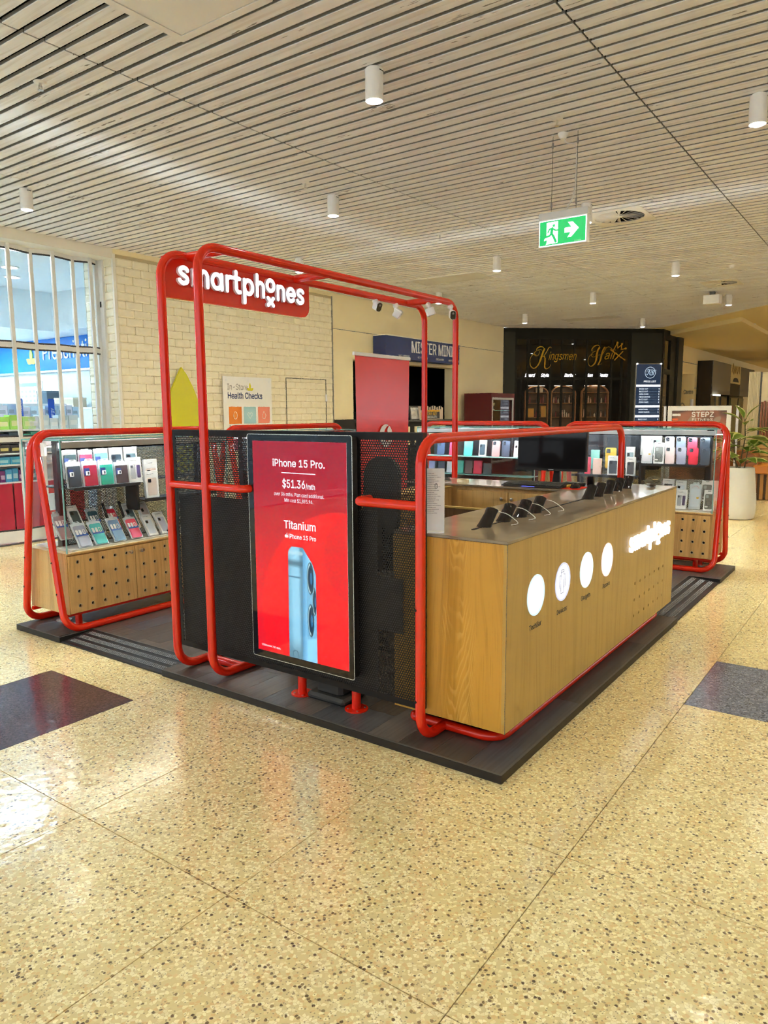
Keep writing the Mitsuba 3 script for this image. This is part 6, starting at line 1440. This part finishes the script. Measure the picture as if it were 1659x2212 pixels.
# timber-battened column with panel, slat screen, bench
bc = thing('batten_column', 'tall pale timber-battened column in the far right corridor', 'column')
part(bc, 'core', B(14.06, 14.60, 0.90, 1.42, 0, 2.335), col((206, 190, 144)))
for k in range(8): part(bc, 'batten', B(14.03, 14.06, 1.225 + k * 0.0268, 1.225 + k * 0.0268 + 0.019, 0, 2.35), col((226, 210, 164)))
part(bc, 'edge_strip', B(14.02, 14.06, 1.195, 1.215, 0, 2.345), 'm_dark_grey'); part(bc, 'side_panel', B(14.04, 14.06, 0.90, 1.19, 0, 2.30), col((222, 206, 160)))
ss = thing('slat_screen', 'brown timber slat screen beside the pale column', 'screen')
for k in range(7): part(ss, 'slat', B(13.96, 14.01, 1.145 - k * 0.052, 1.145 - k * 0.052 + 0.030, 0.75, 1.74 + 0.02 * (k % 2)), col((122, 66, 30)))
part(ss, 'rail', B(14.01, 14.03, 0.78, 1.18, 0.9, 0.96), col((96, 52, 26)))
struct('wall_far_timber', B(30.0, 30.3, -9.0, 3.0, 0, 3.4), col((196, 172, 112)), 'distant honey timber wall')
tb = thing('timber_planter', 'low honey timber planter wall behind the bench', 'planter')
part(tb, 'panel', B(12.30, 12.40, -1.6, 0.98, 0, 1.02), col((196, 158, 84))); part(tb, 'cap', B(12.26, 12.44, -1.6, 1.0, 1.02, 1.05), col((150, 104, 48)))
for z in (0.72, 0.86): part(tb, 'groove', B(12.292, 12.302, -1.6, 0.98, z, z + 0.02), col((132, 96, 44)))
bn = thing('timber_bench', 'orange brown bench with a slatted timber base on the right', 'bench')
part(bn, 'seat', RB(11.42, 12.10, -1.4, 0.86, 0.47, 0.62, 0.015), col((176, 104, 34), 0.35))
part(bn, 'back_frame', B(11.62, 12.0, -1.4, 0.84, 0.02, 0.47), col((70, 44, 20)))
for k in range(22): part(bn, 'slat', B(11.56, 11.62, 0.80 - k * 0.10, 0.80 - k * 0.10 + 0.055, 0.01, 0.47), col((150, 106, 46) if k % 3 else (112, 72, 30)))
dr2 = thing('brown_drum', 'brown round drum stool standing on the bench end behind the plant', 'stool')
part(dr2, 'body', CYL((11.50, 1.04, 0.64), (12.0, 1.04, 0.64), 0.235, 28), col((110, 62, 22)), 40); part(dr2, 'rim', put(TUBE([(0, 0.235 * math.cos(a), 0.235 * math.sin(a)) for a in np.linspace(0, 2 * PI, 33)[:-1]], 0.012, 0, 8, closed=True), SH(11.50, 1.04, 0.64)), col((150, 88, 34)), 40)
part(dr2, 'stand', B(11.55, 11.95, 0.94, 1.14, 0, 0.42), col((96, 56, 22)))
# white planter with a variegated rubber plant
PX, PY = 8.98, 0.66
pt = thing('plant_pot', 'tall white tapered planter beside the right display case', 'plant pot')
part(pt, 'pot', put(LATHE([(0, 0), (0.20, 0), (0.225, 0.02), (0.243, 0.10), (0.247, 0.20), (0.240, 0.35), (0.222, 0.55), (0.204, 0.72), (0.198, 0.752), (0.182, 0.752), (0.178, 0.70), (0, 0.70)], 36), SH(PX, PY, 0)), 'm_pot', 40)
M('m_pot', lin(226, 224, 212), 0.45, 0.4)
M('m_soil', lin(50, 38, 28), 0.9, 0.1)
part(pt, 'soil', put(CYL((0, 0, 0.70), (0, 0, 0.715), 0.178, 24), SH(PX, PY, 0)), 'm_soil')
rp = thing('rubber_plant', 'variegated rubber plant with cream-edged leaves in the white planter', 'plant')
M('m_stem', lin(70, 62, 34), 0.6)
def leaf_col(p, n, uv):
    e = dr.abs(uv.y - 0.5) * 2
    w = noise(uv.x * 9.0, uv.y * 5.0, p.z * 6.0)
    c = mix(lin(66, 92, 26), lin(98, 122, 40), noise(uv.x * 5.0, uv.y * 4.0, p.z * 8.0))
    return mix(c, lin(206, 206, 128), smoothstep(0.62, 0.80, e + (w - 0.5) * 0.35))
scene['m_leaf'] = {'type': 'twosided', 'bsdf': {'type': 'principled', 'base_color': proc(leaf_col), 'roughness': 0.3, 'specular': 0.5}}
def leaf_mesh(L, W, curl, fold):
    n, k = 13, 7
    t = np.linspace(0, 1, n); s = np.linspace(-1, 1, k)
    wid = W * np.sin(PI * np.clip(t, 0.02, 0.985)) ** 0.72 * (1 - 0.18 * t)
    x = L * t[:, None] + 0 * s
    y = wid[:, None] * s[None]
    z = -curl * L * t[:, None] ** 2 + fold * np.abs(s)[None] ** 1.4 * wid[:, None]
    v = np.stack([x, y, z], -1).reshape(-1, 3)
    uv = np.stack([t[:, None] + 0 * s, (s[None] + 1) / 2 + 0 * t[:, None]], -1).reshape(-1, 2)
    i, j = np.meshgrid(np.arange(n - 1), np.arange(k - 1), indexing='ij')
    q = np.stack([i * k + j, (i + 1) * k + j, (i + 1) * k + j + 1, i * k + j + 1], -1).reshape(-1, 4)
    return trimesh.Trimesh(v, np.vstack([q[:, [0, 1, 2]], q[:, [0, 2, 3]]]), process=False), uv
r4 = random.Random(21)
stems = [[(0, 0, 0.70), (0.00, -0.02, 0.95), (0.01, -0.05, 1.18), (0.0, -0.03, 1.42)], [(0.03, 0.04, 0.70), (0.02, 0.08, 0.92), (0.0, 0.09, 1.14)], [(-0.03, -0.06, 0.70), (-0.04, -0.09, 0.88), (-0.05, -0.10, 1.02)], [(0.02, 0.0, 0.70), (0.03, 0.12, 0.95), (0.02, 0.20, 1.12)]]
for s in stems: part(rp, 'stem', put(TUBE(s, 0.008, 0.08, 8), SH(PX, PY, 0)), 'm_stem', 40)
LV = [  # stem height, compass angle (deg; -90 is to the viewer's right), elevation, length
    (0, 1.42, -100, 62, .24), (0, 1.42, 60, 70, .20), (0, 1.38, 80, 40, .26), (0, 1.30, -80, 8, .30), (0, 1.27, -120, 14, .26), (0, 1.24, -60, 20, .32), (0, 1.20, 170, 10, .26), (0, 1.15, -88, -6, .32), (0, 1.10, -130, -4, .28), (0, 1.06, 100, 0, .26), (0, 1.00, -160, 20, .24),
    (0, 0.95, -110, 24, .22), (0, 0.90, 150, 18, .24), (0, 0.86, -70, 16, .24), (1, 1.14, 110, 50, .24), (1, 1.12, 170, 35, .26), (1, 1.06, 60, 20, .26), (1, 1.00, 130, 8, .26), (1, 0.94, -170, 6, .24), (1, 0.86, 90, 12, .22), (2, 1.02, -140, 45, .22), (2, 1.00, 180, 30, .22), (2, 0.94, -100, 20, .22), (2, 0.88, -150, 8, .22), (2, 0.82, -60, 18, .20), (3, 1.12, 70, 55, .24), (3, 1.08, 120, 25, .26), (3, 1.02, 40, 10, .26), (3, 0.94, 160, 12, .24), (0, 0.82, -40, 30, .22), (1, 0.80, 140, 28, .24), (2, 0.80, -120, 26, .24), (0, 0.78, 200, 34, .22), (3, 0.82, 20, 26, .24), (1, 1.10, -100, 30, .26), (2, 0.98, -70, 40, .26), (0, 1.18, -45, 2, .30), (0, 1.34, 200, 30, .24)]
for si, z, az, el, L in LV:
    s = np.array(stems[si]); zz = s[:, 2]
    p = np.array([np.interp(z, zz, s[:, 0]), np.interp(z, zz, s[:, 1]), z])
    m, uv = leaf_mesh(L * 1.12, L * 0.33, 0.25 + 0.2 * r4.random(), 0.25)
    R = trimesh.transformations.rotation_matrix(math.radians(az), (0, 0, 1)) @ trimesh.transformations.rotation_matrix(-math.radians(el), (0, 1, 0)) @ trimesh.transformations.rotation_matrix(r4.uniform(-0.5, 0.5), (1, 0, 0))
    pet = R @ np.array([0.05, 0, 0, 0])
    k = part(rp, 'leaf', ply(put(m, SH(PX, PY, 0) @ SH(*(p + pet[:3])) @ R), 'm_leaf', True, uv=uv), '')
    part(rp, 'petiole', CYL(np.array([PX, PY, 0]) + p, np.array([PX, PY, 0]) + p + pet[:3], 0.004, 6), 'm_stem')
# gym poster stand and easel poster
gs = thing('poster_stand', 'white framed gym poster stand behind the right display case', 'poster stand')
GF = FRM((11.0, 1.700, 0), (0.08, -1, 0))
GWD = 0.93
part(gs, 'poster', put(B(-GWD / 2, GWD / 2, 0.35, 1.60, -0.02, -0.005), GF), 'm_gym')
def gym(p, n, uv):
    a = fbm(p.y * 3.2, p.z * 3.0, 1.0, 3); b = noise(p.y * 7.0 + p.z * 3.0, p.z * 5.0, 4.0)
    c = mix(lin(66, 44, 34), lin(150, 92, 64), smoothstep(0.35, 0.65, a))
    return mix(c, lin(150, 140, 124), smoothstep(0.66, 0.8, b) * 0.7)
M('m_gym', proc(gym), 0.3)
part(gs, 'frame', put(EX(sbox(-GWD / 2 - 0.05, 0.0, GWD / 2 + 0.05, 1.655).difference(sbox(-GWD / 2 + 0.02, 0.36, GWD / 2 - 0.02, 1.575)), 0.05, -0.03), GF), 'm_white')
part(gs, 'side_rail', put(merge(B(-GWD / 2 - 0.15, -GWD / 2 - 0.11, 0, 1.655, -0.20, -0.16), B(GWD / 2 + 0.11, GWD / 2 + 0.15, 0, 1.655, -0.20, -0.16)), GF), 'm_alu')
m = TEXT('STEPZ', 0.085, 0.002, True, center=True); part(gs, 'lettering', put(m, GF @ SH(0.06, 1.465, -0.0045)), 'm_white')
m = TEXT('FITNESS', 0.045, 0.002, False, 1.3, center=True); part(gs, 'lettering', put(m, GF @ SH(0.06, 1.395, -0.0045)), 'm_white')
part(gs, 'print', put(B(-0.44, -0.30, 1.48, 1.52, -0.0045, -0.004), GF), 'm_white'); part(gs, 'print', put(B(-0.44, -0.34, 1.40, 1.44, -0.0045, -0.004), GF), col((220, 96, 40)))
ep = thing('easel_poster', 'pale easel poster with wavy grey print before the far cream wall', 'poster')
EF = FRM((19.9, 4.02, 0), (0.60, -0.80, 0))
part(ep, 'sheet', put(B(-0.21, 0.21, 0.9, 2.62, -0.02, 0), EF), col((214, 194, 142)))
for k in range(6): part(ep, 'wave', put(EX(ink([(-0.20, 1.0 + 0.12 * k), (-0.1, 1.18 + 0.12 * k), (0.0, 1.02 + 0.12 * k), (0.10, 1.12 + 0.10 * k)], [0.05, 0.03, 0.05]), 0.004), EF), col((120, 110, 92)))
part(ep, 'heading', put(TEXT('Centre', 0.12, 0.004, True, 0.55), EF @ SH(-0.10, 2.05, 0)), 'm_dark_grey'); part(ep, 'pole', put(B(-0.27, -0.23, 0, 2.70, -0.04, 0), EF), 'm_maroon')
part(ep, 'tube', put(CYL((0.14, 1.0, 0.05), (0.14, 1.9, 0.05), 0.045, 14), EF), 'm_white')

# ------------------------------------------------------------------ roll-up banner inside the kiosk
rb = thing('rollup_banner', 'tall red roll-up banner with a white round speech mark behind the screen wall', 'banner')
RF = FRM((3.33, 3.02, 0), (1, 0.02, 0), 0.0)
M('m_banner', lin(212, 40, 32), 0.22, 0.6)
n_ = 13
v = []
for i, t in enumerate(np.linspace(0, 1, n_)):
    hw = 0.425 + 0.055 * t
    for j, s in enumerate(np.linspace(-1, 1, 9)):
        v.append((hw * s + 0.03 * t, 0.10 + 2.03 * t, 0.012 * (s * s) * math.sin(t * 2.5)))
v = np.array(v); i, j = np.meshgrid(np.arange(n_ - 1), np.arange(8), indexing='ij')
q = np.stack([i * 9 + j, i * 9 + j + 1, (i + 1) * 9 + j + 1, (i + 1) * 9 + j], -1).reshape(-1, 4)
bm = trimesh.Trimesh(v, np.vstack([q[:, [0, 1, 2]], q[:, [0, 2, 3]]]), process=False)
scene['m_banner_2'] = {'type': 'twosided', 'bsdf': dict(scene['m_banner'])}
part(rb, 'sheet', put(bm, RF), 'm_banner_2', True)
part(rb, 'top_bar', put(RB(-0.465, 0.525, 2.115, 2.15, -0.012, 0.016, 0.004), RF), 'm_white'); part(rb, 'base', put(RB(-0.45, 0.45, 0.04, 0.11, -0.08, 0.08, 0.01), RF), 'm_alu')
part(rb, 'pole', put(CYL((0.0, 0.10, -0.03), (0.0, 2.12, -0.03), 0.010, 10), RF), 'm_alu')
sp = Point(0.055, 1.345).buffer(0.115, quad_segs=12)
tear = Polygon([(0.120, 1.450), (0.075, 1.435), (0.035, 1.40), (0.020, 1.35), (0.035, 1.305), (0.075, 1.29), (0.11, 1.315), (0.112, 1.35), (0.09, 1.375), (0.072, 1.385), (0.085, 1.42)]).buffer(0.004)
part(rb, 'round_mark', put(EX(sp.difference(tear), 0.002, 0.014), RF), 'm_white')

# ------------------------------------------------------------------ hanging exit sign
ex = thing('exit_sign', 'hanging green exit sign with running figure and right arrow', 'exit sign')
EXF = FRM((2.95, 1.00, 0), (0, -1, 0))
part(ex, 'body', put(RB(-0.196, 0.196, 2.862, 3.118, -0.062, 0.0, 0.004), EXF), 'm_lamp_white'); part(ex, 'top_bar', put(RB(-0.198, 0.202, 3.070, 3.122, -0.066, 0.006, 0.003), EXF), 'm_panel_grey')
M('m_exit_green', lin(0, 150, 70), 0.3)
part(ex, 'light_border', put(EX(RR(0.386, 0.196, 0.006, 0, 2.866), 0.0015, 0.0), EXF), 'm_lens', e=emit((0.75, 0.95, 1.0), 0.05))
part(ex, 'green_panel', put(EX(RR(0.370, 0.180, 0.003, 0, 2.875), 0.0016, 0.001), EXF), 'm_exit_green', e=emit((0.003, 0.36, 0.10), 0.1))
def xg(nm, g, c): part(ex, nm, put(EX(g, 0.0012, 0.0024), EXF), 'm_lens', e=emit(c, 0.03))
door = Polygon([(-0.135, 2.880), (-0.035, 2.884), (-0.035, 3.048), (-0.130, 3.046), (-0.130, 2.945), (-0.150, 2.918), (-0.148, 2.910), (-0.128, 2.914), (-0.126, 2.900)])
man = unary_union([Point(-0.070, 3.018).buffer(0.010), LineString([(-0.082, 2.998), (-0.088, 2.962), (-0.070, 2.934), (-0.052, 2.896)]).buffer(0.0085), LineString([(-0.084, 2.966), (-0.104, 2.944), (-0.140, 2.938)]).buffer(0.007), LineString([(-0.078, 2.996), (-0.056, 2.980), (-0.036, 2.980)]).buffer(0.0052), LineString([(-0.086, 2.998), (-0.106, 2.994), (-0.116, 2.972)]).buffer(0.0052), LineString([(-0.084, 2.992), (-0.088, 2.964)]).buffer(0.011)])
xg('figure_door', door.difference(man), (0.75, 0.92, 0.92))
arrow = Polygon([(0.018, 2.950), (0.068, 2.950), (0.042, 2.914), (0.074, 2.914), (0.134, 2.974), (0.084, 3.026), (0.044, 3.028), (0.072, 2.990), (0.018, 2.988)])
xg('arrow', arrow, (0.75, 0.92, 0.92))
part(ex, 'maker_line', put(TEXT('EXIT LIGHT', 0.007, 0.0006, True), EXF @ SH(0.10, 2.879, 0.0028)), 'm_white')
for y in (1.105, 0.905):
    part(ex, 'wire', CYL((2.975, y, 3.122), (2.975, y, 3.692), 0.0018, 6), 'm_dark_grey')
    for z in (3.16, 3.60): part(ex, 'wire_grip', CYL((2.975, y, z), (2.975, y, z + 0.04), 0.007, 8), 'm_grey')
    part(ex, 'hook', CYL((2.975, y, 3.688), (2.975, y, CEIL), 0.008, 10), 'm_lamp_white')
part(ex, 'cable', TUBE([(2.99, 1.02, 3.662), (2.99, 1.00, 3.62), (2.985, 0.94, 3.61), (2.98, 0.912, 3.56), (2.978, 0.915, 3.30), (2.978, 0.93, 3.22), (2.978, 0.985, 3.122)], 0.0045, 0.05, 8), 'm_panel_grey', 50)
part(ex, 'cable_box', put(LATHE([(0.0, -0.04), (0.022, -0.038), (0.036, -0.018), (0.042, 0.0), (0.0, 0.0)], 18), SH(2.99, 1.03, CEIL)), 'm_lamp_white', 40)

# ------------------------------------------------------------------ little white cameras under the top tubes
for n, (p, d, face, l) in enumerate((((2.08, 2.150, 2.405), (-0.25, -0.85, -0.45), True, 'white camera with a black face, leftmost under the red top tube'), ((2.36, 2.150, 2.375), (0.30, -0.80, -0.55), False, 'white camera turned away, second under the red top tube'),
                                 ((2.50, 1.925, 2.385), (0.15, -0.3, -0.95), False, 'white camera hanging down from the cross tube'), ((2.70, 1.835, 2.375), (-0.72, -0.65, -0.25), True, 'white camera with a black face on the nearer red top tube'))):
    t = thing('security_camera', l, 'security camera')
    d = np.array(d) / np.linalg.norm(d)
    p = np.array(p)
    up = np.array([0, 0, 1.0]); X = np.cross(up, d); X /= np.linalg.norm(X); Y = np.cross(d, X)
    m = np.eye(4); m[:3, 0], m[:3, 1], m[:3, 2], m[:3, 3] = X, Y, d, p
    part(t, 'body', put(EX(RR(0.050, 0.075, 0.020, 0, -0.0375), 0.055, -0.030), m), 'm_white_gloss', 40)
    part(t, 'front', put(EX(RR(0.044, 0.069, 0.018, 0, -0.0345), 0.004, 0.0245), m), 'm_black_gloss' if face else 'm_white')
    part(t, 'lens', put(CYL((0, 0.014, 0.028), (0, 0.014, 0.031), 0.009, 14), m), 'm_grey' if face else 'm_panel_grey')
    top = np.array([p[0] + 0.0, p[1] + 0.02, 2.455])
    part(t, 'mount', CYL(p - d * 0.025, top, 0.012, 12), 'm_white', 40); part(t, 'mount_ball', put(trimesh.creation.icosphere(2, 0.024), SH(*(top - [0, 0, 0.015]))), 'm_white', True)
for k in ('m_leaf_sign',): pass
